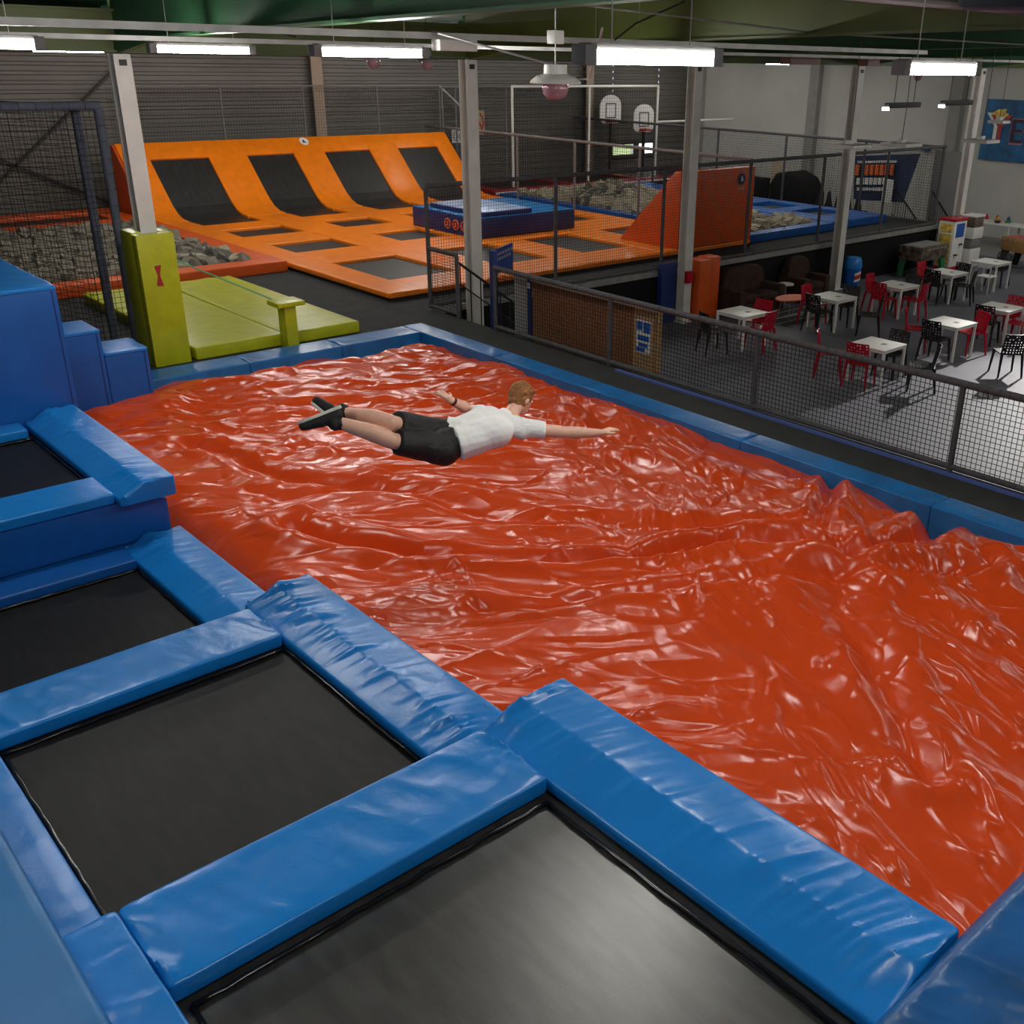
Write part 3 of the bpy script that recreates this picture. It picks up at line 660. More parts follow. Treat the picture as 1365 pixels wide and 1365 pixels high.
# padded cage at left
t = thing('net_cage', 'padded blue-grey pipe cage with netting above the left foam pit', 'cage', (5.6, 16.8, 0))
for p, q in (((5.62, 16.8, 0), (5.62, 16.8, 3.66)), ((5.40, 17.1, 0), (5.40, 17.1, 3.66))): foamtube(MB(), p, q, .065, .22).build('post', M_foamb, t, smooth='angle')
foamtube(MB(), (4.4, 20.5, 0), (4.4, 20.5, 3.6), .05, .3).build('post', M_dark, t)
foamtube(MB(), (1.0, 16.8, 3.7), (5.65, 16.8, 3.7), .065, .22).build('top_rail', M_foamb, t, smooth='angle')
foamtube(MB(), (5.28, 17.2, 3.66), (2.6, 24.0, 3.66), .05, .3).build('top_rail', M_dark, t)
mb = MB(); net(mb, (1.0, 16.85, .05), (1, 0, 0), (0, 0, 1), 4.6, 3.6, .085, .004); net(mb, (5.28, 17.2, .05), Vector((-2.7, 6.8, 0)), (0, 0, 1), 7.2, 3.6, .085, .004)
mb.build('net', M_net, t)

# stairs down to the cafe
t = thing('staircase', 'dark stairs with black handrail going down to the cafe', 'stairs', (11.1, 15.0, CZ))
for k in range(6):
    MB().box(11.06 + k * .28, 11.06 + (k + 1) * .28 + .02, 14.48, 15.55, CZ, -.2 * (k + 1) + .0).build('step', M_dark, t)
    MB().box(11.06 + k * .28, 11.06 + k * .28 + .03, 14.48, 15.55, -.2 * (k + 1), -.2 * (k + 1) + .012).build('nosing', M_whitep, t)
for y in (15.6,):
    MB().tube([(11.1, y, 1.0), (12.75, y, -.18)], .024, 8).build('handrail', M_dark, t)
    MB().tube([(11.1, y, .62), (12.75, y, -.56)], .014, 6).build('rail', M_dark, t)
    for s in range(8):
        a = s / 7 * 1.6; MB().tube([(11.12 + a, y, 1.0 - a * .715), (11.12 + a, y, -.12 - a * .715)], .012, 6).build('baluster', M_dark, t)
t = thing('sign_board', 'blue sign board with white lines on a post at the stair head', 'sign', (11.05, 14.46, 0))
MB().box(11.0, 11.1, 14.44, 14.56, 0, 1.38).build('post', M_navy, t, .01)
bd = MB().prism([(11.08, .98), (11.5, .98), (11.5, 1.47), (11.08, 1.38)], 'y', 14.52, 14.55).build('board', M_navy, t)
for z, w in ((1.28, .36), (1.19, .32)):
    for k in range(6): MB().box(11.14 + k * w / 6, 11.14 + k * w / 6 + w / 6 - .02, 14.512, 14.52, z + k * .014, z + .045 + k * .014).build('lettering', M_grey, bd)
# osb counter behind the low fence
t = thing('bar_counter', 'chipboard bar counter with pale end panel behind the low net fence', 'counter', (11.75, 12.3, CZ))
MB().box(11.42, 11.5, 10.86, 13.84, CZ, .92).build('body', M_dark, t)
for a, b, m in ((12.55, 13.84, M_osb), (11.34, 12.54, M_osb), (10.86, 11.335, M_osb2)):
    MB().box(11.38, 11.415, a, b, CZ, .92).build('panel', m, t)
MB().box(11.35, 11.53, 10.80, 13.86, .92, .965).build('worktop', M_wood, t, .006)
MB().box(11.40, 11.5, 10.82, 10.858, CZ, .92).build('panel', M_osb2, t)
t2 = thing('poster', 'small blue and white poster taped on the pale end of the bar counter', 'poster', (11.37, 11.1, .2))
MB().box(11.372, 11.379, 10.93, 11.26, .22, .74).build('sheet', M_whpl, t2)
for a, b, c, d in ((10.95, 11.1, .55, .72), (11.13, 11.24, .58, .72), (10.97, 11.22, .42, .5), (11.0, 11.2, .32, .38), (11.05, 11.24, .24, .3)):
    MB().box(11.368, 11.372, a, b, c, d).build('print', M_bluepl, t2)
t = thing('partition_screen', 'pale grey panel standing between the sign post and the bar counter', 'partition', (11.4, 14.1, CZ))
MB().box(11.40, 11.43, 13.98, 14.36, CZ, 1.0).build('panel', mat('pale_grey_panel', (.36, .35, .35), .6), t)
MB().box(11.38, 11.42, 13.9, 13.98, CZ, 1.02).build('edge_strip', M_navy, t)
MB().box(11.37, 11.38, 13.905, 13.975, .78, .88).build('notice', M_whpl, t)

# ================================================================== YELLOW SLACKLINE CORNER
t = thing('column_padding', 'yellow padding with a red bow-tie patch around the column foot', 'padding', (5.8, 16.1, 0))
MB().box(5.50, 6.06, 15.76, 15.93, .0, 1.98).build('front_pad', M_yellow, t, .02)
MB().box(5.50, 5.66, 15.935, 16.4, 0, 2.0).build('side_pad', M_yellow, t, .02)
MB().box(5.98, 6.12, 15.935, 16.4, 0, 1.97).build('side_pad', M_yellow, t, .02)
MB().prism([(5.70, 1.52), (5.80, 1.53), (5.765, 1.38), (5.80, 1.22), (5.70, 1.23), (5.735, 1.38)], 'y', 15.748, 15.76).build('patch', mat('red_patch', (.35, .02, .02), .5), t)
for k, (a, b) in enumerate(((6.14, 7.645), (7.665, 9.06))):
    t = tag(pad('landing_mat', M_yellow, None, 'y', 15.77, 20.9, boxpoly(a, b, .004, .2), wrinkle=.012, step=.12, r=.03, seed=70 + k, freq=2), ('left yellow-green landing mat beside the padded column', 'right yellow-green landing mat under the slackline')[k], 'mat', 'yellow landing mats')
def anchor(x, y, h, lab, rz=0):
    t = thing('slackline_anchor', lab, 'anchor', (x, y, 0), 'slackline anchors')
    MB().box(x - .1, x + .1, y - .13, y + .13, 0, h - .08).build('post', M_yellow, t, .015)
    MB().box(x - .24, x + .24, y - .2, y + .2, h - .08, h).build('cap', M_yellow, t, .02)
anchor(7.66, 15.62, .78, 'yellow padded slackline post standing between the two mats')
anchor(7.72, 21.1, .86, 'yellow padded slackline post behind the padded column')
tag(MB().beam((7.7, 20.7, .78), (7.66, 15.75, .70), .05, .006).build('slackline', M_greenweb), 'green webbing slackline stretched over the yellow mats', 'slackline')

# ================================================================== FOAM PITS
def ringpads(t, x0, x1, y0, y1, w, z0, z1, m):
    P = lambda ax, a, b, poly: pad('border_pad', m, t, ax, a, b, poly, r=.03, step=.5)
    P('x', x0, x1, boxpoly(y0, y0 + w, z0, z1)); P('x', x0, x1, boxpoly(y1 - w, y1, z0, z1))
    P('y', y0 + w, y1 - w, boxpoly(x0, x0 + w, z0, z1)); P('y', y0 + w, y1 - w, boxpoly(x1 - w, x1, z0, z1))
t = thing('foam_pit', 'orange bordered foam pit behind the yellow mats', 'foam pit', (7, 25, 0))
ringpads(t, 2.5, 10.68, 21.5, 29.3, .55, .0, .24, M_orange_d)
MB().box(3.05, 10.13, 22.05, 28.75, .0, .03).build('pit_bottom', M_dark, t)
t = thing('foam_pit', 'blue bordered foam pit behind the net fence of the court', 'foam pit', (24, 23, 0))
ringpads(t, 22.1, 25.9, 17.75, 28.6, .4, .0, .22, M_blue2)
MB().box(22.5, 25.5, 18.15, 28.2, .0, .03).build('pit_bottom', M_dark, t)
cube_me = []
for k, m in enumerate((M_cube, M_cube2, M_cube3)):
    o = MB().box(-.1, .1, -.1, .1, -.1, .1).build('foam_cube', m, None, .012, seg=1)
    cube_me.append(o.data); bpy.data.objects.remove(o)
def cubes(n_ind, n_rest, x0, x1, y0, y1, z, lab, group, seed, near, pile=None, s0=1.0):
    R = random.Random(seed); L = []
    for i in range(n_ind + n_rest):
        x = R.uniform(x0, x1); y = R.uniform(y0, y1); zz = z + R.uniform(-.06, .10)
        if pile: zz += pile[3] * math.exp(-((x - pile[0]) ** 2 + (y - pile[1]) ** 2) / pile[2] ** 2)
        L.append((x, y, zz, R.uniform(0, PI), R.uniform(0, PI), R.uniform(0, PI), R.choice((0, 0, 1, 1, 2)), s0 * R.uniform(.85, 1.2)))
    L.sort(key=near)
    for x, y, zz, a, b, c, k, s in L[:n_ind]:
        o = bpy.data.objects.new('foam_cube', cube_me[k]); col.objects.link(o); o.location = (x, y, zz); o.rotation_euler = (a, b, c); o.scale = (s, s, s)
        tag(o, ('mid-grey ', 'dark grey ', 'pale beige ')[k] + lab, 'foam cube', group)
    mb = MB()
    for x, y, zz, a, b, c, k, s in L[n_ind:]:
        M = Matrix.Translation((x, y, zz)) @ Matrix.Rotation(a, 4, 'X') @ Matrix.Rotation(b, 4, 'Y')
        h = .1 * s; mb.add([M @ Vector(p) for p in ((-h, -h, -h), (h, -h, -h), (h, h, -h), (-h, h, -h), (-h, -h, h), (h, -h, h), (h, h, h), (-h, h, h))], [(0, 3, 2, 1), (4, 5, 6, 7), (0, 1, 5, 4), (1, 2, 6, 5), (2, 3, 7, 6), (3, 0, 4, 7)])
    return mb
mb = cubes(200, 1400, 3.1, 10.05, 22.1, 28.7, .12, 'foam cube lying loose in the orange bordered pit', 'foam cubes in the orange pit', 3, lambda q: q[1] - .6 * q[0], s0=1.25)
tag(mb.build('foam_cubes', M_cube), 'heap of grey foam cubes filling the back of the orange bordered pit', 'foam cubes', None, 'stuff')
mb = cubes(100, 700, 22.55, 25.45, 18.2, 28.1, .12, 'foam cube lying loose in the blue bordered pit', 'foam cubes in the blue pit', 5, lambda q: abs(q[1] - 25) + .4 * abs(q[0] - 23.6), (24.2, 25.3, 1.5, .45), s0=1.3)
tag(mb.build('foam_cubes', M_cube3), 'heap of beige foam cubes filling the blue bordered pit', 'foam cubes', None, 'stuff')
# small orange trampoline behind the left pit
t = thing('trampoline', 'small orange-padded trampoline behind the left foam pit', 'trampoline', (8, 30.3, 0))
ringpads(t, 5.2, 10.6, 29.35, 32.2, .7, 0, .22, M_orange_d); bed(t, 5.9, 9.9, 30.0, 31.5, .12, M_bed_far)

# ================================================================== ORANGE COURT AND RAMP
CX_PADS = ((10.75, 11.5), (13.2, 14.38), (15.9, 16.95), (18.58, 19.65), (21.22, 21.85))
BX = ((11.5, 13.2), (14.38, 15.9), (16.95, 18.58), (19.65, 21.22))
RY = ((17.5, 18.7), (21.1, 22.7), (24.1, 25.45), (26.75, 27.8))
t = thing('trampoline_court', 'court of black trampolines framed by orange pads in front of the ramp', 'trampoline court', (16, 22, 0))
MB().box(10.8, 21.9, 17.55, 28.0, 0, .06).build('base', M_dark, t)
for k, (a, b) in enumerate(CX_PADS):
    if k in (0, 4): spans = ((17.5, 28.6),)
    else: spans = ((17.5, 28.6),)
    for y0, y1 in spans: pad('pad', M_orange, t, 'y', y0, y1, boxpoly(a, b, .06, .17), r=.03, wrinkle=.006, step=.25, seed=k + 80, freq=2)
for i, (a, b) in enumerate(BX):
    for j, (y0, y1) in enumerate(RY): pad('pad', M_orange, t, 'x', a - .02, b + .02, boxpoly(y0, y1, .06, .16), r=.03, wrinkle=.006, step=.15, seed=90 + i * 4 + j, freq=3)
    for y0, y1 in ((18.7, 21.1), (22.7, 24.1), (25.45, 26.75)): bed(t, a, b, y0, y1, .09, M_bed_far, .008)
# ramp: profile swept in x
PR = [(27.8, .10), (28.7, .11), (29.1, .14), (29.4, .24), (29.68, .42), (29.95, .66), (30.9, 1.56), (31.35, 1.97)]
def sweep(x0, x1, pr, th, up):
    """panel following the ramp profile, thickness th, lifted by up along the normal"""
    P = [Vector(p) for p in pr]; N = []
    for i in range(len(P)):
        d = (P[min(i + 1, len(P) - 1)] - P[max(i - 1, 0)]).normalized(); N.append(Vector((-d.y, d.x)))
    top = [p + n * up for p, n in zip(P, N)]; bot = [p + n * (up - th) for p, n in zip(P, N)]
    return MB().prism(top + bot[::-1], 'x', x0, x1)
t = thing('trampoline_ramp', 'curved orange-padded wall ramp with four inclined black trampolines', 'trampoline ramp', (16.3, 30, 0))
for a, b in CX_PADS: sweep(a, b, PR[1:], .12, .06).build('pad', M_orange, t, .015)
for a, b in BX:
    sweep(a, b, PR, .03, .0).build('bed', M_bed_far, t)
    sweep(a - .01, b + .01, [PR[6], PR[7]], .1, .055).build('pad', M_orange, t, .015)
for x in (10.69, 21.85):
    MB().prism([(28.7, 0), (31.5, 0), (31.5, 1.97), (31.33, 1.96), (30.9, 1.54), (29.95, .64), (29.4, .22), (28.7, .06)], 'x', x, x + .06).build('side_panel', M_orange_d, t)
MB().prism([(31.42, 0), (31.5, 0), (31.5, 1.97), (31.42, 1.97)], 'x', 10.78, 21.8).build('back_panel', M_orange_d, t)
d = (Vector(PR[7]) - Vector(PR[6])).normalized(); n_ = Vector((-d.y, d.x)); c0 = Vector(PR[6]).lerp(Vector(PR[7]), .70) + n_ * .062
o = MB().lathe([(.002, 0), (.15, 0), (.15, .006), (.002, .006)], (0, 0, 0), 24).build('emblem', M_whpl, t, local=True)
o.location = Vector((16.45, c0.x, c0.y)) - t.location; o.rotation_euler = (math.atan2(d.y, d.x), 0, 0)
o = MB().prism([(-.07, -.05), (.08, -.06), (.02, 0), (.0, .08), (-.04, .03)], 'z', .006, .012).build('emblem_figure', M_navy, t, local=True)
o.location = Vector((16.45, c0.x, c0.y)) - t.location; o.rotation_euler = (math.atan2(d.y, d.x), 0, 0)

# blue landing block on the court
t = thing('landing_block', 'big navy and light blue landing block with four orange ring emblems', 'foam block', (17.6, 23, .17))
MB().box(16.02, 19.3, 21.62, 24.6, .17, .66).build('body', M_navy, t, .03)
MB().box(16.03, 19.29, 21.63, 24.59, .662, .69).build('top_cover', M_teal, t, .01)
mb = MB(); mb.box(16.25, 17.85, 21.7, 24.1, .691, .80)
mb.build('upper_mat', M_navy, t, .02)
MB().box(16.27, 17.83, 21.72, 24.08, .801, .815).build('upper_mat_top', mat('pale_blue_vinyl', (.35, .45, .68), .3, bump=(4, .5, (1, 1, 1)), var=.3, vscale=1.5), t, .004)
for k in range(4):
    y = 22.95 - k * .36
    pts = [(16.012, y + .12 * math.cos(a), .42 + .12 * math.sin(a)) for a in np.linspace(0, 2 * PI, 17)]
    MB().tube(pts, .02, 6, cap=False).build('ring_emblem', M_orangeflat, t)
    MB().prism([(y - .04, .36), (y + .04, .36), (y + .02, .43), (y + .03, .48), (y - .03, .47)], 'x', 16.0, 16.015).build('emblem_figure', M_orangeflat, t)
# orange wedge
t = thing('kicker_wedge', 'large orange padded wedge block with small round emblem at the fence', 'foam block', (20.4, 18.3, .02))
MB().prism([(17.55, .17), (19.62, .17), (17.75, 2.0), (17.55, 2.0)], 'x', 19.08, 21.9).build('body', M_orange_d, t, .03)
MB().box(19.5, 21.88, 17.53, 17.55, 1.05, 1.06).build('seam', M_orange_d, t)
MB().box(19.42, 19.43, 17.54, 17.56, .2, 1.98).build('seam', M_orange_d, t)
MB().box(19.0, 21.95, 17.56, 17.8, .0, .17).build('skirt', M_dark, t)
o = MB().lathe([(.002, 0), (.14, 0), (.14, .01), (.002, .01)], (0, 0, 0), 24).build('emblem', M_navy, t, local=True); o.location = Vector((21.35, 17.54, 1.72)) - t.location; o.rotation_euler = (PI / 2, 0, 0)
MB().prism([(21.32, 1.66), (21.36, 1.66), (21.4, 1.68), (21.36, 1.78), (21.33, 1.8)], 'y', 17.518, 17.53).build('emblem_figure', M_whpl, t)
for k in range(5): MB().box(21.22 + k * .055, 21.26 + k * .055, 17.535, 17.545, 1.46, 1.52).build('lettering', M_cream, t)

# red trampolines, goal frame, hoops
t = thing('trampoline_row', 'row of dark red-padded trampolines along the back wall', 'trampoline', (27, 30.5, 0))
ringpads(t, 22.4, 34.5, 29.2, 32.4, .6, 0, .2, M_red)
for x in (26.0, 29.6): MB().box(x, x + .6, 29.8, 31.8, .02, .19).build('border_pad', M_red, t, .02)
for a, b in ((23.0, 26.0), (26.6, 29.6), (30.2, 33.9)): bed(t, a, b, 29.8, 31.8, .12, M_bed_far)
MB().box(22.4, 34.5, 29.1, 29.19, .1, .16).build('edge_line', M_whpl, t)
t = thing('goal_frame', 'tall white scaffold goal frame in front of the back wall', 'goal frame', (27.3, 30, 0))
for x in (23.75, 27.35, 30.95): MB().tube([(x, 29.9, .2), (x, 29.9, 3.5)], .045, 8).build('upright', M_whitep, t)
MB().tube([(23.72, 29.9, 3.5), (30.98, 29.9, 3.5)], .045, 8).build('crossbar', M_whitep, t)
MB().tube([(30.95, 29.9, 2.2), (35.5, 29.9, 2.2)], .04, 8).build('side_bar', M_whitep, t)
mb = MB(); net(mb, (23.75, 29.95, .2), (1, 0, 0), (0, 0, 1), 7.2, 3.3, .12, .004); mb.build('net', M_net, t)
for k, (x, z, lab) in enumerate(((30.35, 2.55, 'left basketball backboard with red hoop, slightly higher and farther'), (31.95, 2.2, 'right basketball backboard with red hoop, slightly lower'))):
    y = 31.9 - .3 * k
    t = thing('basketball_hoop', lab, 'basketball hoop', (x, y, 0), 'basketball hoops')
    w = .58
    pl = [(-w, -.35), (-.4, -.5), (.4, -.5), (w, -.35), (w, .15)] + [(w * math.cos(a), .15 + .42 * math.sin(a)) for a in np.linspace(.15, PI - .15, 9)] + [(-w, .15)]
    MB().prism([(x + p[0], z + p[1]) for p in pl], 'y', y, y + .04).build('backboard', M_whpl, t)
    for b in ((-.28, .28, -.3, -.26), (-.28, .28, .22, .26), (-.28, -.24, -.26, .22), (.24, .28, -.26, .22)): MB().box(x + b[0], x + b[1], y - .008, y, z + b[2], z + b[3]).build('target_line', M_dark, t)
    MB().tube([(x - .15 + .23 * math.cos(a), y - .28 + .23 * math.sin(a), z - .4) for a in np.linspace(0, 2 * PI, 17)], .035, 6, cap=False).build('hoop', mat('red_hoop', (.5, .03, .02), .4), t)
    MB().box(x - .25, x + .1, y - .08, y - .002, z - .46, z - .36).build('bracket', MATS['red_hoop'], t)
    MB().tube([(x + .1, y + .1, .2), (x + .1, y + .1, z)], .07, 8).build('pole', M_dark, t)
for (x, z, w, h, lab, rd) in ((24.65, 2.15, .52, .86, 'cream prohibition sign with red ring on the back wall', True), (23.7, 1.7, .6, .46, 'small white notice with two rings beside the stair column', False)):
    t = thing('wall_sign', lab, 'sign', (x, 33.05, z))
    MB().box(x - w / 2, x + w / 2, 33.05, 33.07, z - h / 2, z + h / 2).build('plate', M_cream if rd else M_whpl, t)
    if rd:
        MB().tube([(x + .2 * math.cos(a), 33.04, z + .3 * math.sin(a)) for a in np.linspace(0, 2 * PI, 21)], .025, 6, cap=False).build('ring', MATS['red_hoop'], t)
        MB().beam((x - .14, 33.04, z + .2), (x + .14, 33.04, z - .2), .02, .05).build('bar', MATS['red_hoop'], t)
    else:
        for dx in (-.14, .14):
            MB().tube([(x + dx + .1 * math.cos(a), 33.04, z + .13 * math.sin(a)) for a in np.linspace(0, 2 * PI, 15)], .012, 6, cap=False).build('ring', M_grey, t)
# blue trampolines on the right
t = thing('trampoline_row', 'column of blue-padded trampolines at the right end of the deck', 'trampoline', (27.4, 22, 0))
pad('pad', M_blue2, t, 'y', 17.8, 28.6, boxpoly(25.95, 26.85, 0, .24), r=.03, step=.5); pad('pad', M_blue2, t, 'y', 17.8, 28.6, boxpoly(28.35, 28.8, 0, .22), r=.03, step=.5)
for y0, y1 in ((17.8, 18.9), (20.1, 20.75), (22.0, 22.7), (24.0, 24.7), (26.0, 28.6)): pad('pad', M_blue2, t, 'x', 26.85, 28.35, boxpoly(y0, y1, 0, .22), r=.03, step=.3)
for y0, y1 in ((18.9, 20.1), (20.75, 22.0), (22.7, 24.0), (24.7, 26.0)): bed(t, 26.85, 28.35, y0, y1, .1, M_bed_far, .005)

# ================================================================== CAFE
def make_table():
    t = thing('cafe_table', 'x', 'table', (0, 0, CZ), 'white square cafe tables')
    MB().box(-.4, .4, -.4, .4, .715, .74).build('table_top', M_whpl, t, .006, local=True)
    MB().box(-.37, .37, -.37, -.35, .66, .715).box(-.37, .37, .35, .37, .66, .715).box(-.37, -.35, -.35, .35, .66, .715).box(.35, .37, -.35, .35, .66, .715).build('apron', M_whpl, t, local=True)
    for sx in (-1, 1):
        for sy in (-1, 1): MB().box(sx * .37 - .022, sx * .37 + .022, sy * .37 - .022, sy * .37 + .022, 0, .714).build('leg', M_whpl, t, local=True)
    MB().box(-.02, .1, -.16, -.06, .741, .744).build('sticker', M_grey, t, local=True)
    return t
TABLES = {'t1': (17.3, 13.92, 'the table by the orange mats'), 't2': (20.2, 13.62, 'the table beside the orange coffee table'),
          't3': (22.6, 13.45, 'the table nearest the blue bin'), 't4': (17.25, 10.5, 'the table nearest the low fence'),
          't5': (20.05, 10.55, 'the table in the bright patch of floor'), 't6': (22.3, 10.6, 'the table cut by the right picture edge'),
          't7': (25.15, 13.55, 'the table by the capsule machines'), 't8': (27.6, 13.6, 'the farthest table')}
TL = {'t1': 'white square cafe table nearest the brown sofa and orange mats', 't2': 'white square cafe table beside the orange coffee table',
      't3': 'white square cafe table nearest the blue litter bin', 't4': 'white square cafe table nearest the low net fence',
      't5': 'white square cafe table standing in the bright patch of floor', 't6': 'white square cafe table cut off by the right picture edge',
      't7': 'white square cafe table in front of the capsule machines', 't8': 'farthest white square cafe table with a white chair'}
proto = make_table()
for k, (n, (x, y, _)) in enumerate(TABLES.items()):
    o = proto if k == 0 else copy_tree(proto)
    o.location = (x, y, CZ); o['label'] = TL[n]; o.rotation_euler = (0, 0, random.uniform(-.03, .03))

def perforated(fn, nu, nv, keep, th, rnd):
    bm = bmesh.new(); V = [[bm.verts.new(fn(i / nu, j / nv)) for j in range(nv + 1)] for i in range(nu + 1)]
    fs = []
    for i in range(nu):
        for j in range(nv):
            edge = i in (0, nu - 1) or j in (0, nv - 1)
            if edge or i % 2 == 0 or j % 2 == 0 or rnd.random() < keep: fs.append(bm.faces.new((V[i][j], V[i + 1][j], V[i + 1][j + 1], V[i][j + 1])))
    bmesh.ops.delete(bm, geom=[v for v in bm.verts if not v.link_faces], context='VERTS')
    bmesh.ops.recalc_face_normals(bm, faces=bm.faces); bmesh.ops.solidify(bm, geom=bm.faces[:], thickness=th)
    me = bpy.data.meshes.new('p'); bm.to_mesh(me); bm.free(); return me
def make_chair(m, word):
    R = random.Random(2)
    t = thing('cafe_chair', 'x', 'chair', (0, 0, CZ), word + ' perforated cafe chairs')
    def part(name, me):
        me.name = name; me.materials.append(m); o = bpy.data.objects.new(name, me); col.objects.link(o); o.parent = t
    part('seat', perforated(lambda u, v: (-.21 + .43 * u, (-.21 + .42 * v) * (1 - .04 * u), .45 - .02 * math.sin(PI * u) * math.sin(PI * v)), 15, 15, .25, .018, R))
    part('backrest', perforated(lambda u, v: (-.2 - .07 * u - .035 * math.sin(PI * v) + .03, (-.21 + .42 * v) * (1 - .05 * u), .44 + .39 * u), 15, 15, .25, .018, R))
    for sx, sy in ((-1, -1), (-1, 1), (1, -1), (1, 1)):
        MB().tube([(sx * .185, sy * .185, .445), (sx * (.25 if sx < 0 else .215), sy * .215, 0)], [.030, .019], 6).build('leg', m, t, local=True)
    return t
CH = {'red': make_chair(M_redpl, 'red'), 'black': make_chair(M_blkpl, 'black')}
first = {'red': True, 'black': True}
def chair(c, x, y, deg, lab):
    o = CH[c] if first[c] else copy_tree(CH[c]); first[c] = False
    o.location = (x, y, CZ); o.rotation_euler = (0, 0, math.radians(deg)); o.scale = (1.1, 1.1, 1.06); o['label'] = lab
SD = {'-X': (-1, 0, 0, 'near left'), '+X': (1, 0, 180, 'far right'), '-Y': (0, -1, 90, 'near right'), '+Y': (0, 1, 270, 'far left')}
for tb, sd, c, da in (('t1', '+X', 'red', 8), ('t1', '-Y', 'red', 5), ('t2', '+Y', 'red', 5), ('t2', '-X', 'black', -6), ('t2', '+X', 'black', 5),
                      ('t3', '+Y', 'red', 6), ('t3', '-X', 'red', -4), ('t3', '+X', 'black', 0), ('t3', '-Y', 'red', 8), ('t4', '-X', 'red', 12), ('t4', '+X', 'black', 0),
                      ('t5', '-X', 'black', 0), ('t6', '-X', 'black', 8), ('t6', '+X', 'red', 0), ('t6', '-Y', 'red', 6), ('t7', '+Y', 'red', 0), ('t7', '-X', 'black', 4),
                      ('t7', '-Y', 'black', 18), ('t7', '+X', 'black', -6), ('t8', '+X', 'black', 0)):
    x, y, nick = TABLES[tb]; dx, dy, a, w = SD[sd]
    chair(c, x + dx * .52, y + dy * .52, a + da, f'{c} perforated chair, {w} side of {nick}')
for c, x, y, a, lab in (('black', 16.34, 13.89, 338, 'black perforated chair pulled out left of the table in front of the orange mats'),
                        ('black', 20.3, 12.68, 122, 'black perforated chair turned sideways between two tables, its back edge-on'),
                        ('red', 16.86, 11.3, 306, 'red perforated chair standing apart left of the table nearest the low fence'),
                        ('black', 17.45, 9.6, 122, 'black perforated chair right behind the low fence rail, its back to the right'),
                        ('red', 19.98, 11.28, 300, 'red perforated chair half turned at the far side of the table in the bright patch'),
                        ('red', 20.66, 10.36, 155, 'red perforated chair tucked in right of the table in the bright patch'),
                        ('black', 19.72, 9.04, 48, 'black perforated chair alone on the bright floor at the right edge')):
    chair(c, x, y, a, lab)
t = thing('metal_chair', 'white tube-frame chair drawn up to the farthest table', 'chair', (26.95, 13.35, CZ))
for sy in (-.19, .19):
    MB().tube([(26.76, 13.35 + sy, CZ), (26.76, 13.35 + sy, CZ + .82)], .014, 6).build('leg', M_whpl, t)
    MB().tube([(27.16, 13.35 + sy, CZ), (27.16, 13.35 + sy, CZ + .44)], .014, 6).build('leg', M_whpl, t)
MB().box(26.75, 27.18, 13.15, 13.55, CZ + .43, CZ + .46).build('seat', M_whpl, t, .01)
MB().box(26.745, 26.775, 13.15, 13.55, CZ + .68, CZ + .82).build('backrest', M_whpl, t, .01)

# sofa and armchair
def upholstered(name, lab, cat, x0, x1, y0, y1, hb, cush):
    t = thing(name, lab, cat, ((x0 + x1) / 2, (y0 + y1) / 2, CZ))
    MB().box(x0 + .02, x1 - .02, y0 + .05, y1, CZ, CZ + .3).build('base', M_brown, t, .03)
    aw = .22
    for a in (x0, x1 - aw): MB().box(a, a + aw, y0, y1, CZ, CZ + .62).build('armrest', M_brown, t, .05, seg=3)
    n = cush; w = (x1 - x0 - 2 * aw) / n
    for k in range(n): MB().box(x0 + aw + k * w + .005, x0 + aw + (k + 1) * w - .005, y0 + .02, y1 - .2, CZ + .3, CZ + .47).build('seat_cushion', M_brown, t, .05, seg=3)
    xa, xb = x0 + .1, x1 - .1; pl = [(xa, CZ + .4), (xb, CZ + .4), (xb, CZ + hb - .28), (xb - .08, CZ + hb - .1), (xb - .28, CZ + hb), (xa + .28, CZ + hb), (xa + .08, CZ + hb - .1), (xa, CZ + hb - .28)]
    MB().prism(pl, 'y', y1 - .26, y1).build('backrest', M_brown, t, .05, seg=3)
upholstered('sofa', 'dark brown two-seat sofa with rounded back against the black wall', 'sofa', 19.2, 20.95, 15.55, 16.42, 1.05, 2)
upholstered('armchair', 'dark brown armchair with rounded back beside the sofa', 'armchair', 21.75, 22.85, 15.55, 16.42, 1.05, 1)
t = thing('coffee_table', 'low orange oval coffee table on thin legs', 'table', (20.4, 14.95, CZ))
MB().prism([(20.4 + .48 * math.cos(a), 14.95 + .3 * math.sin(a)) for a in np.linspace(0, 2 * PI, 24)[:-1]], 'z', CZ + .43, CZ + .455).build('table_top', mat('orange_laminate', (.8, .13, .015), .55), t)
for dx, dy in ((-.3, .12), (.3, .12), (-.25, -.16), (.25, -.16)): MB().tube([(20.4 + dx * .8, 14.95 + dy * .8, CZ + .43), (20.4 + dx, 14.95 + dy, CZ + .012)], .012, 6).build('leg', M_galv, t)
t = thing('striped_rug', 'dark rug with pale stripes under the orange coffee table', 'rug', (20.4, 14.9, CZ))
MB().box(19.5, 21.5, 14.35, 15.5, CZ, CZ + .012).build('rug', M_rug, t)
for y in (14.55, 14.9, 15.25): MB().box(19.5, 21.5, y, y + .08, CZ + .012, CZ + .015).build('stripe', M_grey, t)
t = thing('side_table', 'small round white side table between the sofa and the armchair', 'table', (21.35, 15.85, CZ))
MB().lathe([(.002, .5), (.2, .5), (.2, .53), (.002, .53)], (21.35, 15.85, CZ), 18).build('table_top', M_whpl, t)
MB().tube([(21.35, 15.85, CZ + .02), (21.35, 15.85, CZ + .5)], .025, 8).build('stem', M_galv, t); MB().lathe([(.002, 0), (.13, 0), (.13, .02), (.002, .02)], (21.35, 15.85, CZ), 16).build('foot', M_galv, t)
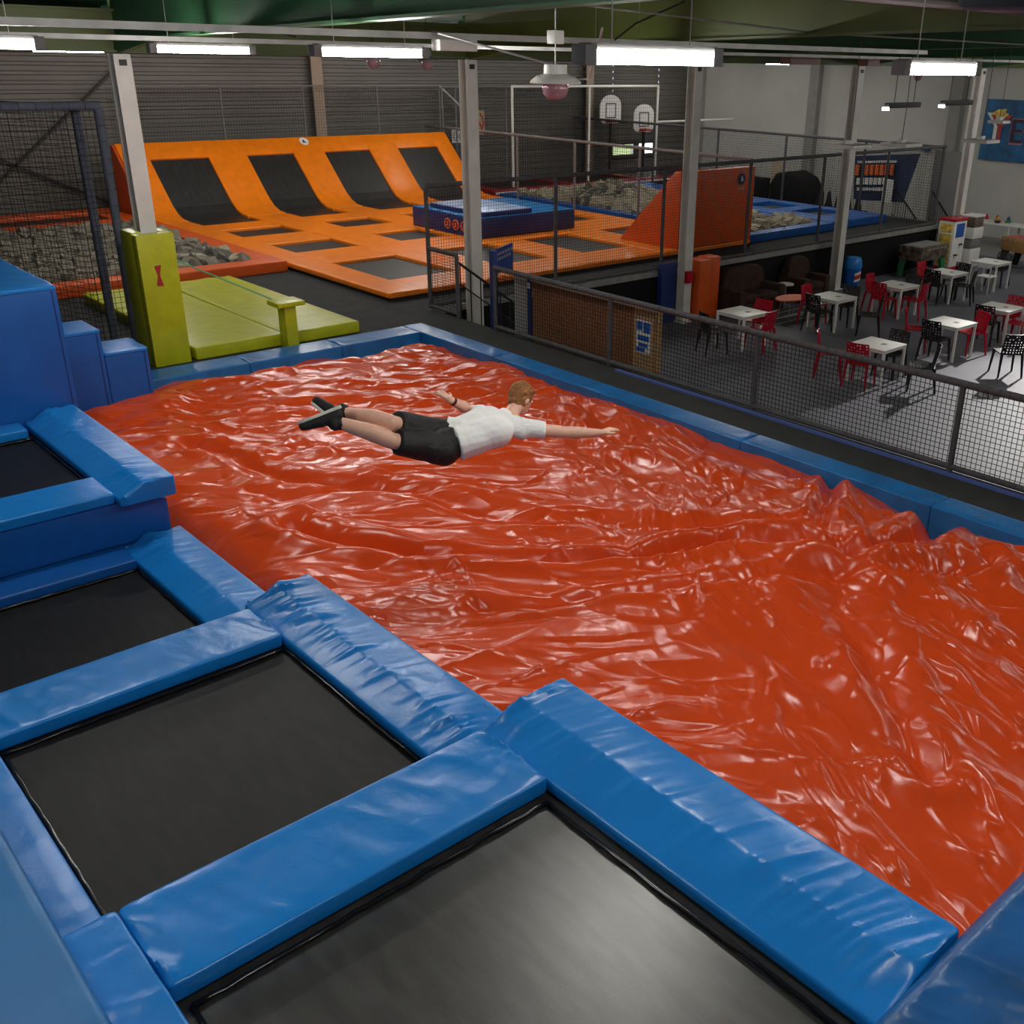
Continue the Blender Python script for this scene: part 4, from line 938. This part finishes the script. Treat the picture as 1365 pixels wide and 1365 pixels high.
# leaning mats
tag(box('folded_mat', M_orange_d, (18.14, 18.55, 15.95, 16.42, CZ, .22), None, .03), 'left of two upright red-orange foam mats beside the column', 'mat', 'upright foam mats')
tag(box('folded_mat', M_orange_d, (18.58, 18.98, 16.05, 16.44, CZ, .24), None, .03), 'right of two upright red-orange foam mats next to the sofa', 'mat', 'upright foam mats')
tag(box('folded_mat', M_navy, (17.25, 17.75, 16.3, 16.46, CZ, .2), None, .03), 'upright navy blue foam mat behind the column', 'mat', 'upright foam mats')
# litter bin
t = thing('litter_bin', 'blue litter bin with domed lid and white label', 'bin', (24.65, 16.1, CZ))
MB().lathe([(.002, 0), (.2, 0), (.235, .5), (.235, .52), (.002, .52)], (24.65, 16.1, CZ), 24).build('body', M_bluepl, t, smooth='angle')
MB().lathe([(.25, .52), (.25, .58), (.235, .72), (.19, .8), (.1, .82), (.002, .82)], (24.65, 16.1, CZ), 24).build('lid', mat('bright_blue_plastic', (.01, .2, .6), .3), t, smooth='angle')
lab_v = []; lab_f = []
for i in range(7):
    a = math.radians(-128 + i * 11)
    for j, z in enumerate((.16, .22, .34, .40)): lab_v.append((24.65 + .236 * math.cos(a), 16.1 + .236 * math.sin(a), CZ + z + .01 * i))
for i in range(6):
    for j in range(3): lab_f.append((i * 4 + j, (i + 1) * 4 + j, (i + 1) * 4 + j + 1, i * 4 + j + 1))
MB().add(lab_v, lab_f).build('label_print', M_whpl, t)
MB().add([(p[0] + (p[0] - 24.65) * .02, p[1] + (p[1] - 16.1) * .02, p[2]) for p in lab_v], [q for k, q in enumerate(lab_f) if k % 3 == 1]).build('label_stripe', mat('red_print', (.4, .03, .03), .5), t)
# table football, capsule machines
def foosball(name, lab, x, y, rz, mside, mleg, mtop):
    t = thing(name, lab, 'game table', (x, y, CZ), None, rz)
    MB().prism([(-.7, .5), (.7, .5), (.72, .9), (-.72, .9)], 'y', -.38, .38).build('body', mside, t, .02, local=True)
    MB().box(-.62, .62, -.3, .3, .87, .905).build('play_field', mtop, t, local=True)
    for sx in (-1, 1):
        MB().prism([(sx * .66, .5), (sx * .42, .5), (sx * .56, .0), (sx * .74, .0)], 'y', -.36, -.26).build('leg', mleg, t, .01, local=True)
        MB().prism([(sx * .66, .5), (sx * .42, .5), (sx * .56, .0), (sx * .74, .0)], 'y', .26, .36).build('leg', mleg, t, .01, local=True)
    for k in range(6):
        xx = -.5 + k * .2; MB().tube([(xx, -.52, .84), (xx, .52, .84)], .01, 6).build('rod', M_galv, t, local=True)
foosball('football_table', 'table football with green legs and printed sides by the black wall', 27.75, 15.8, .0, M_foosp, M_foosg, M_grey)
foosball('football_table', 'golden wooden table football with black legs at the right picture edge', 31.3, 14.35, 1.3, M_foosw, M_blkpl, M_redpl)
t = thing('capsule_machine', 'white and red capsule vending machine with yellow printed side', 'vending machine', (29.5, 15.95, CZ))
MB().box(29.1, 29.85, 15.65, 16.2, CZ, CZ + .08).build('plinth', M_redpl, t)
MB().box(29.12, 29.83, 15.67, 16.18, CZ + .08, CZ + 1.42).build('body', M_whpl, t, .01)
MB().box(29.10, 29.85, 15.65, 16.2, CZ + 1.42, CZ + 1.5).build('cap', M_redpl, t, .01)
for k in range(4): MB().box(29.108, 29.12, 15.73, 16.12, CZ + .16 + k * .31, CZ + .42 + k * .31).build('picture_print', M_yellowpr, t)
MB().box(29.25, 29.7, 15.655, 15.67, CZ + .95, CZ + 1.35).build('window', M_bluepl, t)
for k, (a, b) in enumerate(((.32, .42), (.6, .72))): MB().lathe([(.002, 0), (.07, 0), (.07, .03), (.002, .03)], (29.36 + k * .22, 15.65, CZ + b), 12).build('dial', M_dark, t)
t = thing('capsule_machine', 'slim two-globe capsule dispenser beside the red-topped machine', 'vending machine', (30.3, 15.75, CZ))
MB().box(30.0, 30.6, 15.5, 15.98, CZ, CZ + .55).build('lower_body', M_whpl, t, .02); MB().box(30.02, 30.58, 15.52, 15.96, CZ + .551, CZ + .85).build('lower_globe', M_grey, t, .06, seg=3)
MB().box(30.0, 30.6, 15.5, 15.98, CZ + .851, CZ + 1.18).build('upper_body', M_whpl, t, .02); MB().box(30.02, 30.58, 15.52, 15.96, CZ + 1.181, CZ + 1.48).build('upper_globe', M_foosp, t, .06, seg=3)
MB().box(30.0, 30.6, 15.5, 15.98, CZ + 1.481, CZ + 1.55).build('cap', M_whpl, t, .02)
# long table with toys
t = thing('long_table', 'long white trestle table with toys along the white wall', 'table', (34.5, 16, CZ))
MB().box(34.1, 34.95, 12.5, 18.3, CZ + .76, CZ + .8).build('table_top', M_whpl, t, .006)
for y in (12.7, 14.6, 16.4, 18.15):
    for x in (34.16, 34.88): MB().box(x - .03, x + .03, y - .03, y + .03, CZ, CZ + .76).build('leg', M_whpl, t)
TOY = [('red', (.45, .02, .03)), ('yellow', (.6, .4, .05)), ('blue', (.02, .06, .3)), ('pink', (.5, .1, .15)), ('white', (.6, .6, .6)), ('orange', (.6, .15, .02)), ('black', (.02, .02, .02)), ('green', (.05, .25, .08))]
for k, (w, c) in enumerate(TOY):
    x = 34.35 + .35 * (k % 2); y = 18.15 - k * .2
    t = thing('toy', f'small {w} toy figure on the long white table by the wall', 'toy', (x, y, CZ + .8), 'toys on the long table')
    MB().box(x - .09, x + .09, y - .07, y + .07, CZ + .8, CZ + .88).build('base', mat('toy_' + w, c, .4), t, .015)
    MB().lathe([(.002, 0), (.05, .01), (.06, .06), (.03, .12), (.002, .14)], (x, y, CZ + .88), 10).build('figure', MATS['toy_' + TOY[(k + 3) % 8][0]] if 'toy_' + TOY[(k + 3) % 8][0] in MATS else M_redpl, t, smooth=True)
# stairs and dark railings at the right end
t = thing('staircase', 'dark stair flight with black balustrades at the right end of the deck', 'stairs', (30.2, 17.5, CZ))
for k in range(6): MB().box(29.62 + k * .28, 29.92 + k * .28, 16.9, 18.1, CZ, -.2 * (k + 1)).build('step', M_dark, t)
for y in (16.85, 18.15):
    MB().tube([(29.6, y, .95), (31.2, y, -.2)], .025, 8).build('handrail', M_dark, t)
    MB().tube([(29.6, y, .15), (31.2, y, -1.0)], .015, 6).build('rail', M_dark, t)
    for s in range(11): MB().tube([(29.65 + s * .15, y, .93 - s * .108), (29.65 + s * .15, y, .12 - s * .108)], .01, 5).build('baluster', M_dark, t)
tag(box('grey_door_panel', M_grey, (31.3, 31.36, 16.75, 17.9, CZ, 2.0)), 'tall grey panel standing behind the corner of the far fence', 'panel')
# things stored beyond the far fence
t = thing('covered_heap', 'rounded heap under a black cover in front of the white wall', 'covered heap', (33, 24.4, CZ))
MB().prism([(23.6, CZ), (25.4, CZ), (25.45, .2), (25.2, .6), (24.6, .72), (24.0, .5), (23.65, .0)], 'x', 32.6, 33.8).build('cover', M_black, t, .15, seg=3)
tag(box('black_foam_block', M_black, (32.8, 33.4, 25.9, 26.9, CZ, .32), None, .03), 'upright black foam block left of the covered heap', 'foam block')
tag(box('board', M_wood, (33.2, 33.35, 25.45, 25.85, CZ, 1.1), None, .01), 'pale wooden board leaning between the black block and the heap', 'board')
for k in range(5):
    y = 23.2 - k * .42
    t = thing('stacked_chair', ('first', 'second', 'third', 'fourth', 'fifth')[k] + ' black frame chair from the covered heap in the row by the wall', 'chair', (33, y, CZ), 'row of black frame chairs')
    MB().box(32.8, 33.2, y - .17, y + .17, CZ + .75, CZ + .8).build('seat', M_dark, t)
    MB().prism([(y - .17, CZ + .8), (y + .17, CZ + .8), (y + .06, CZ + 1.35), (y - .02, CZ + 1.38)], 'x', 32.8, 32.83).build('backrest', M_dark, t)
    for sx in (32.82, 33.18):
        for sy in (-.15, .15): MB().tube([(sx, y + sy, CZ), (sx, y + sy, CZ + .75)], .014, 5).build('leg', M_dark, t)
# banner and mural
t = thing('banner', 'navy fabric banner with orange and white lettering behind the far fence', 'banner', (32, 20, .3))
n = 14; v = []; f = []
ct = [(21.33, 1.53), (18.83, 1.79)]; cb = [(21.24, .1), (19.2, .2)]
for i in range(n + 1):
    a = i / n
    for j in range(7):
        b = j / 6; y = (ct[0][0] * (1 - a) + ct[1][0] * a) * (1 - b) + (cb[0][0] * (1 - a) + cb[1][0] * a) * b
        z = (ct[0][1] * (1 - a) + ct[1][1] * a) * (1 - b) + (cb[0][1] * (1 - a) + cb[1][1] * a) * b
        v.append((32 + .05 * math.sin(a * 9 + b * 2) * b, y, z))
for i in range(n):
    for j in range(6): f.append((i * 7 + j, (i + 1) * 7 + j, (i + 1) * 7 + j + 1, i * 7 + j + 1))
MB().add(v, f).build('cloth', M_banner, t, smooth=True); clo = t.children[-1]
for z, h, m, n, y0, w in ((1.32, .07, M_whpl, 15, 21.15, 1.55), (.92, .34, M_orangeflat, 8, 21.2, 1.55), (.62, .22, M_whpl, 7, 21.1, 1.2), (.42, .1, M_whpl, 9, 21.05, 1.1)):
    for k in range(n):
        if n == 8 and k == 1: continue
        a = y0 - k * w / n; MB().box(31.90, 31.93, a - w / n * .72, a, z + k * w / n * .09, z + h + k * w / n * .09).build('lettering', m, clo)
MB().box(31.88, 31.91, 19.62, 20.0, .15, .9).build('paper_sheet', M_whpl, t)
t = thing('wall_mural', 'blue printed mural panel with big lettering high on the white wall', 'mural', (36.2, 17, 1.5))
MB().box(36.2, 36.26, 12.0, 19.0, 1.42, 3.42).build('panel', M_mural, t)
MB().box(36.2, 36.26, 19.42, 19.75, 1.42, 3.42).build('side_strip', M_mural, t)
text_part('Y', 1.3, (36.17, 18.35, 2.42), (PI / 2, 0, -PI / 2), MATS['red_print'], t)
text_part('Y', 1.3, (36.185, 18.52, 2.48), (PI / 2, 0, -PI / 2), M_whpl, t)
text_part('E', 1.25, (36.185, 17.74, 2.36), (PI / 2, 0, -PI / 2), mat('pink_print', (.35, .2, .25), .6), t)
text_part('E', 1.12, (36.17, 17.74, 2.38), (PI / 2, 0, -PI / 2), mat('plum_print', (.05, .008, .03), .6), t)
MB().lathe([(.002, 0), (.24, 0), (.24, .02), (.002, .02)], (0, 0, 0), 20).build('print_dot', MATS['red_hoop'], t, local=True)
o = t.children[-1]; o.location = (-.02, 1.55, .12); o.rotation_euler = (0, PI / 2, 0)
MB().prism([(18.75, 2.95), (18.4, 2.8), (18.1, 2.92), (18.25, 3.02), (18.2, 3.12), (18.5, 3.1)], 'x', 36.17, 36.2).build('print_flame', M_yellowpr, t)

# ================================================================== THE JUMPER
def capsule(mb, p0, r0, p1, r1, n=14, flat0=False, flat1=False, sx=1.0, ax=None):
    """tapered capsule; flat ends for hems; squashed by sx along axis ax"""
    p0 = Vector(p0); p1 = Vector(p1); d = (p1 - p0); L = d.length; d = d.normalized()
    a = (ax - d * ax.dot(d)).normalized() if ax is not None else d.orthogonal().normalized(); b = d.cross(a)
    rings = []
    if flat0: rings.append((0, r0))
    else:
        for k in range(1, 6): t = PI / 2 * k / 5; rings.append((-r0 * math.cos(t), r0 * math.sin(t)))
    for k in range(1, 6): rings.append((L * k / 6, r0 + (r1 - r0) * k / 6))
    if flat1: rings.append((L, r1))
    else:
        for k in range(5, 0, -1): t = PI / 2 * k / 5; rings.append((L + r1 * math.cos(t), r1 * math.sin(t)))
    v = []; f = []
    for s, r in rings:
        for k in range(n):
            t = 2 * PI * k / n; v.append(p0 + d * s + a * (math.cos(t) * r * sx) + b * (math.sin(t) * r))
    m = len(rings)
    for i in range(m - 1):
        for k in range(n): f.append((i * n + k, i * n + (k + 1) % n, (i + 1) * n + (k + 1) % n, (i + 1) * n + k))
    f.append(tuple(range(n))[::-1]); f.append(tuple(range((m - 1) * n, m * n)))
    mb.add(v, f)
def ell(mb, c, ax, rad, n=16):
    v = []; f = []; c = Vector(c)
    for i in range(1, n):
        p = PI * i / n
        for k in range(n):
            t = 2 * PI * k / n; v.append(c + ax[0] * (rad[0] * math.sin(p) * math.cos(t)) + ax[1] * (rad[1] * math.sin(p) * math.sin(t)) + ax[2] * (rad[2] * math.cos(p)))
    for i in range(n - 2):
        for k in range(n): f.append((i * n + k, i * n + (k + 1) % n, (i + 1) * n + (k + 1) % n, (i + 1) * n + k))
    f.append(tuple(range(n))); f.append(tuple(range((n - 2) * n, (n - 1) * n))[::-1])
    mb.add(v, f)
def remeshed(mb, name, m, parent, vox, smooth=3):
    o = mb.build(name, m, parent)
    md = o.modifiers.new('r', 'REMESH'); md.mode = 'VOXEL'; md.voxel_size = vox; md.use_smooth_shade = True
    ms = o.modifiers.new('s', 'SMOOTH'); ms.factor = .5; ms.iterations = smooth
    dg = bpy.context.evaluated_depsgraph_get(); dg.update()
    me = bpy.data.meshes.new_from_object(o.evaluated_get(dg)); o.modifiers.clear(); old = o.data; o.data = me; me.name = name
    me.materials.clear(); me.materials.append(m)
    for p in me.polygons: p.use_smooth = True
    bpy.data.meshes.remove(old); return o
J = {k: Vector(p) for k, p in dict(pel=(4.034, 5.972, 1.90), waist=(4.163, 5.888, 1.917), chest=(4.406, 5.843, 1.951), neck=(4.575, 5.835, 2.01), head=(4.715, 5.885, 2.085),
     rsh=(4.585, 5.695, 1.935), lsh=(4.490, 6.000, 1.972), relb=(4.825, 5.475, 1.912), rwri=(5.046, 5.341, 1.895), rtip=(5.215, 5.33, 1.905),
     lelb=(4.525, 6.285, 1.946), lwri=(4.355, 6.300, 2.06), ltip=(4.35, 6.455, 2.10), lhip=(4.036, 6.07, 1.919), rhip=(3.988, 5.891, 1.864),
     lkn=(3.652, 6.016, 2.10), rkn=(3.60, 5.945, 2.0), lan=(3.449, 6.36, 2.135), ran=(3.300, 6.19, 2.145), ltoe=(3.40, 6.52, 2.22), rtoe=(3.10, 6.29, 2.07)).items()}
person = thing('person', 'person in white t-shirt and black shorts diving flat over the airbag, arms spread', 'person', J['pel'])
fwd = (J['neck'] - J['pel']).normalized(); lat = (J['lsh'] - J['rsh']).normalized(); lat = (lat - fwd * lat.dot(fwd)).normalized(); bk = fwd.cross(lat).normalized()
if bk.z < 0: bk = -bk
b = MB()
# torso
capsule(b, J['rsh'], .062, J['lsh'], .062)
capsule(b, J['chest'] + lat * .065, .105, J['waist'] + lat * .05, .095); capsule(b, J['chest'] - lat * .065, .105, J['waist'] - lat * .05, .095)
capsule(b, J['waist'] + lat * .05, .095, J['pel'] + lat * .06, .10); capsule(b, J['waist'] - lat * .05, .095, J['pel'] - lat * .06, .10)
capsule(b, J['chest'], .10, J['neck'], .062); capsule(b, J['neck'], .056, J['head'], .055)
# head
face = (Vector((.82, .05, -.58))).normalized(); hu = (J['head'] - J['neck']).normalized() + Vector((0, 0, .9)); hu = (hu - face * hu.dot(face)).normalized(); hs = hu.cross(face)
H0 = J['head'] + hu * .015
ell(b, H0, (face, hs, hu), (.096, .076, .115)); ell(b, H0 + face * .035 - hu * .06, (face, hs, hu), (.062, .055, .055))
capsule(b, H0 + face * .09 + hu * .005, .01, H0 + face * .108 - hu * .03, .014, 8)
for s in (-1, 1): ell(b, H0 + hs * s * .079 - hu * .012 - face * .008, (face, hs, hu), (.02, .012, .032), 10)
# arms
for s, e, w in (('rsh', 'relb', 'rwri'), ('lsh', 'lelb', 'lwri')):
    capsule(b, J[s], .060, J[e], .045); capsule(b, J[e].lerp(J[w], .02), .046, J[e].lerp(J[w], .35), .046); capsule(b, J[e].lerp(J[w], .3), .046, J[w], .029)
# legs
for h, k, a in (('lhip', 'lkn', 'lan'), ('rhip', 'rkn', 'ran')):
    capsule(b, J[h], .09, J[k], .056); mid = J[k].lerp(J[a], .33) + Vector((0, 0, .012))
    capsule(b, J[k], .060, mid, .064); capsule(b, mid, .064, J[a], .040)
# hands: palm, four fingers and a thumb
def hand(w, tip, side_dir):
    d = (J[tip] - J[w]).normalized(); up = Vector((0, 0, 1)); up = (up - d * up.dot(d)).normalized(); sd = d.cross(up).normalized()
    if sd.dot(side_dir) < 0: sd = -sd
    pc = J[w] + d * .05
    for q in (-.024, -.008, .008, .024): capsule(b, J[w] + d * .005 + sd * q * .7, .014, J[w] + d * .088 + sd * q, .0125, 8)
    for q, L in ((-.029, .062), (-.010, .075), (.010, .082), (.029, .072)):
        k0 = J[w] + d * .088 + sd * q; k1 = k0 + d * L * .55 + sd * q * .18 - up * .003; k2 = k1 + d * L * .45 - up * .012 + sd * q * .1
        capsule(b, k0, .0095, k1, .0088, 8); capsule(b, k1, .0088, k2, .0072, 8)
    t0 = J[w] + d * .03 + sd * .028; t1 = t0 + d * .035 + sd * .03 - up * .006; t2 = t1 + d * .032 + sd * .008
    capsule(b, t0, .013, t1, .011, 8); capsule(b, t1, .011, t2, .0085, 8)
hand('rwri', 'rtip', fwd); hand('lwri', 'ltip', fwd)
remeshed(b, 'body', M_skin, person, .0065, 3)
# t-shirt
b = MB()
capsule(b, J['rsh'] - bk * .005, .082, J['lsh'] - bk * .005, .082)
for s in (-1, 1):
    capsule(b, J['chest'] + lat * .07 * s, .123, J['waist'] + lat * .06 * s, .122); capsule(b, J['waist'] + lat * .06 * s, .120, J['pel'].lerp(J['waist'], .55) + lat * .075 * s, .128, flat1=True)
capsule(b, J['chest'], .115, J['neck'].lerp(J['chest'], .12), .080, flat1=True)
for s, e in (('rsh', 'relb'), ('lsh', 'lelb')): capsule(b, J[s], .075, J[s].lerp(J[e], .52), .072, flat1=True)
o = remeshed(b, 't_shirt', M_shirt, person, .010, 3)
me = o.data
for vt in me.vertices:     # soft creases in the cloth
    p = vt.co; n_ = vt.normal
    q = float(vnoise(p.x * 9 + p.z * 6, p.y * 16 + p.x * 5, 3)) - .5; vt.co = p + n_ * q * .022
# shorts
b = MB()
capsule(b, J['lhip'], .128, J['rhip'], .128)
for s in (-1, 1): capsule(b, J['pel'].lerp(J['waist'], .75) + lat * .055 * s, .115, J['pel'] + lat * .065 * s, .13, flat0=True)
for h, k in (('lhip', 'lkn'), ('rhip', 'rkn')): capsule(b, J[h], .122, J[h].lerp(J[k], .90), .096, flat1=True)
o = remeshed(b, 'shorts', M_shorts, person, .010, 3); me = o.data
for vt in me.vertices:
    p = vt.co; q = float(vnoise(p.x * 12, p.y * 15 + p.z * 9, 6)) - .5; vt.co = p + vt.normal * q * .018
# hair
b = MB()
ell(b, H0 - face * .018 + hu * .018, (face, hs, hu), (.100, .088, .116), 18); ell(b, H0 - face * .045 - hu * .03, (face, hs, hu), (.062, .074, .07), 14); ell(b, H0 + face * .045 + hu * .085, (face, hs, hu), (.055, .06, .035), 12)
o = remeshed(b, 'hair', M_hair, person, .008, 2)
for vt in o.data.vertices:
    p = vt.co; vt.co = p + vt.normal * (float(vnoise(p.x * 60, p.y * 60 + p.z * 50, 9)) - .5) * .014
for s in (-1, 1):
    bb = MB(); ell(bb, H0 + face * .083 + hs * s * .031 + hu * .012, (face, hs, hu), (.012, .013, .010), 10); ey = bb.build('eye', M_whpl, person, smooth=True)
    bb = MB(); ell(bb, H0 + face * .094 + hs * s * .031 + hu * .012, (face, hs, hu), (.003, .006, .006), 8); bb.build('pupil', M_dark, ey, smooth=True)
bb = MB(); capsule(bb, H0 + face * .093 - hu * .066 + hs * .02, .005, H0 + face * .093 - hu * .066 - hs * .02, .005, 8); bb.build('mouth', mat('lip', (.4, .12, .1), .5), person, smooth=True)
# socks and shoes
for kn, a, tp in (('lkn', 'lan', 'ltoe'), ('rkn', 'ran', 'rtoe')):
    bb = MB(); capsule(bb, J[a].lerp(J[kn], .17), .047, J[a], .044, flat0=True); remeshed(bb, 'sock', M_shorts, person, .009, 1)
    d = (J[tp] - J[a]).normalized(); sh = (J[a] - J[kn]).normalized(); so_ = (sh - d * sh.dot(d)).normalized(); sd = d.cross(so_)
    heel = J[a] - d * .035 + so_ * .035; toe = heel + d * .235 + so_ * .012
    bb = MB(); capsule(bb, heel, .045, heel + d * .12, .046); capsule(bb, heel + d * .1, .046, toe, .036); capsule(bb, J[a] - so_ * .02, .05, heel + d * .03, .046)
    shoe = remeshed(bb, 'shoe', M_shorts, person, .009, 2)
    bb = MB(); v = []; pl = [(-.05, -.028), (-.03, -.042), (.05, -.036), (.13, -.05), (.22, -.042), (.262, -.015), (.262, .015), (.22, .042), (.13, .045), (.05, .036), (-.03, .042), (-.05, .028)]
    for q in (.030, .052): v += [heel + d * x + sd * y * .9 + so_ * (q + .05 * (x - .1) ** 2) for x, y in pl]
    m = len(pl); bb.add(v, [tuple(range(m))[::-1], tuple(range(m, 2 * m))] + [(i, (i + 1) % m, m + (i + 1) % m, m + i) for i in range(m)])
    so2 = bb.build('sole', mat('off_white_rubber', (.7, .69, .63), .6), shoe, .006)
bb = MB(); c0 = J['lwri'].lerp(J['lelb'], .10); dd = (J['lelb'] - J['lwri']).normalized(); capsule(bb, c0, .034, c0 + dd * .022, .035, 16, True, True); bb.build('wristband', mat('maroon_band', (.08, .01, .015), .5), person)
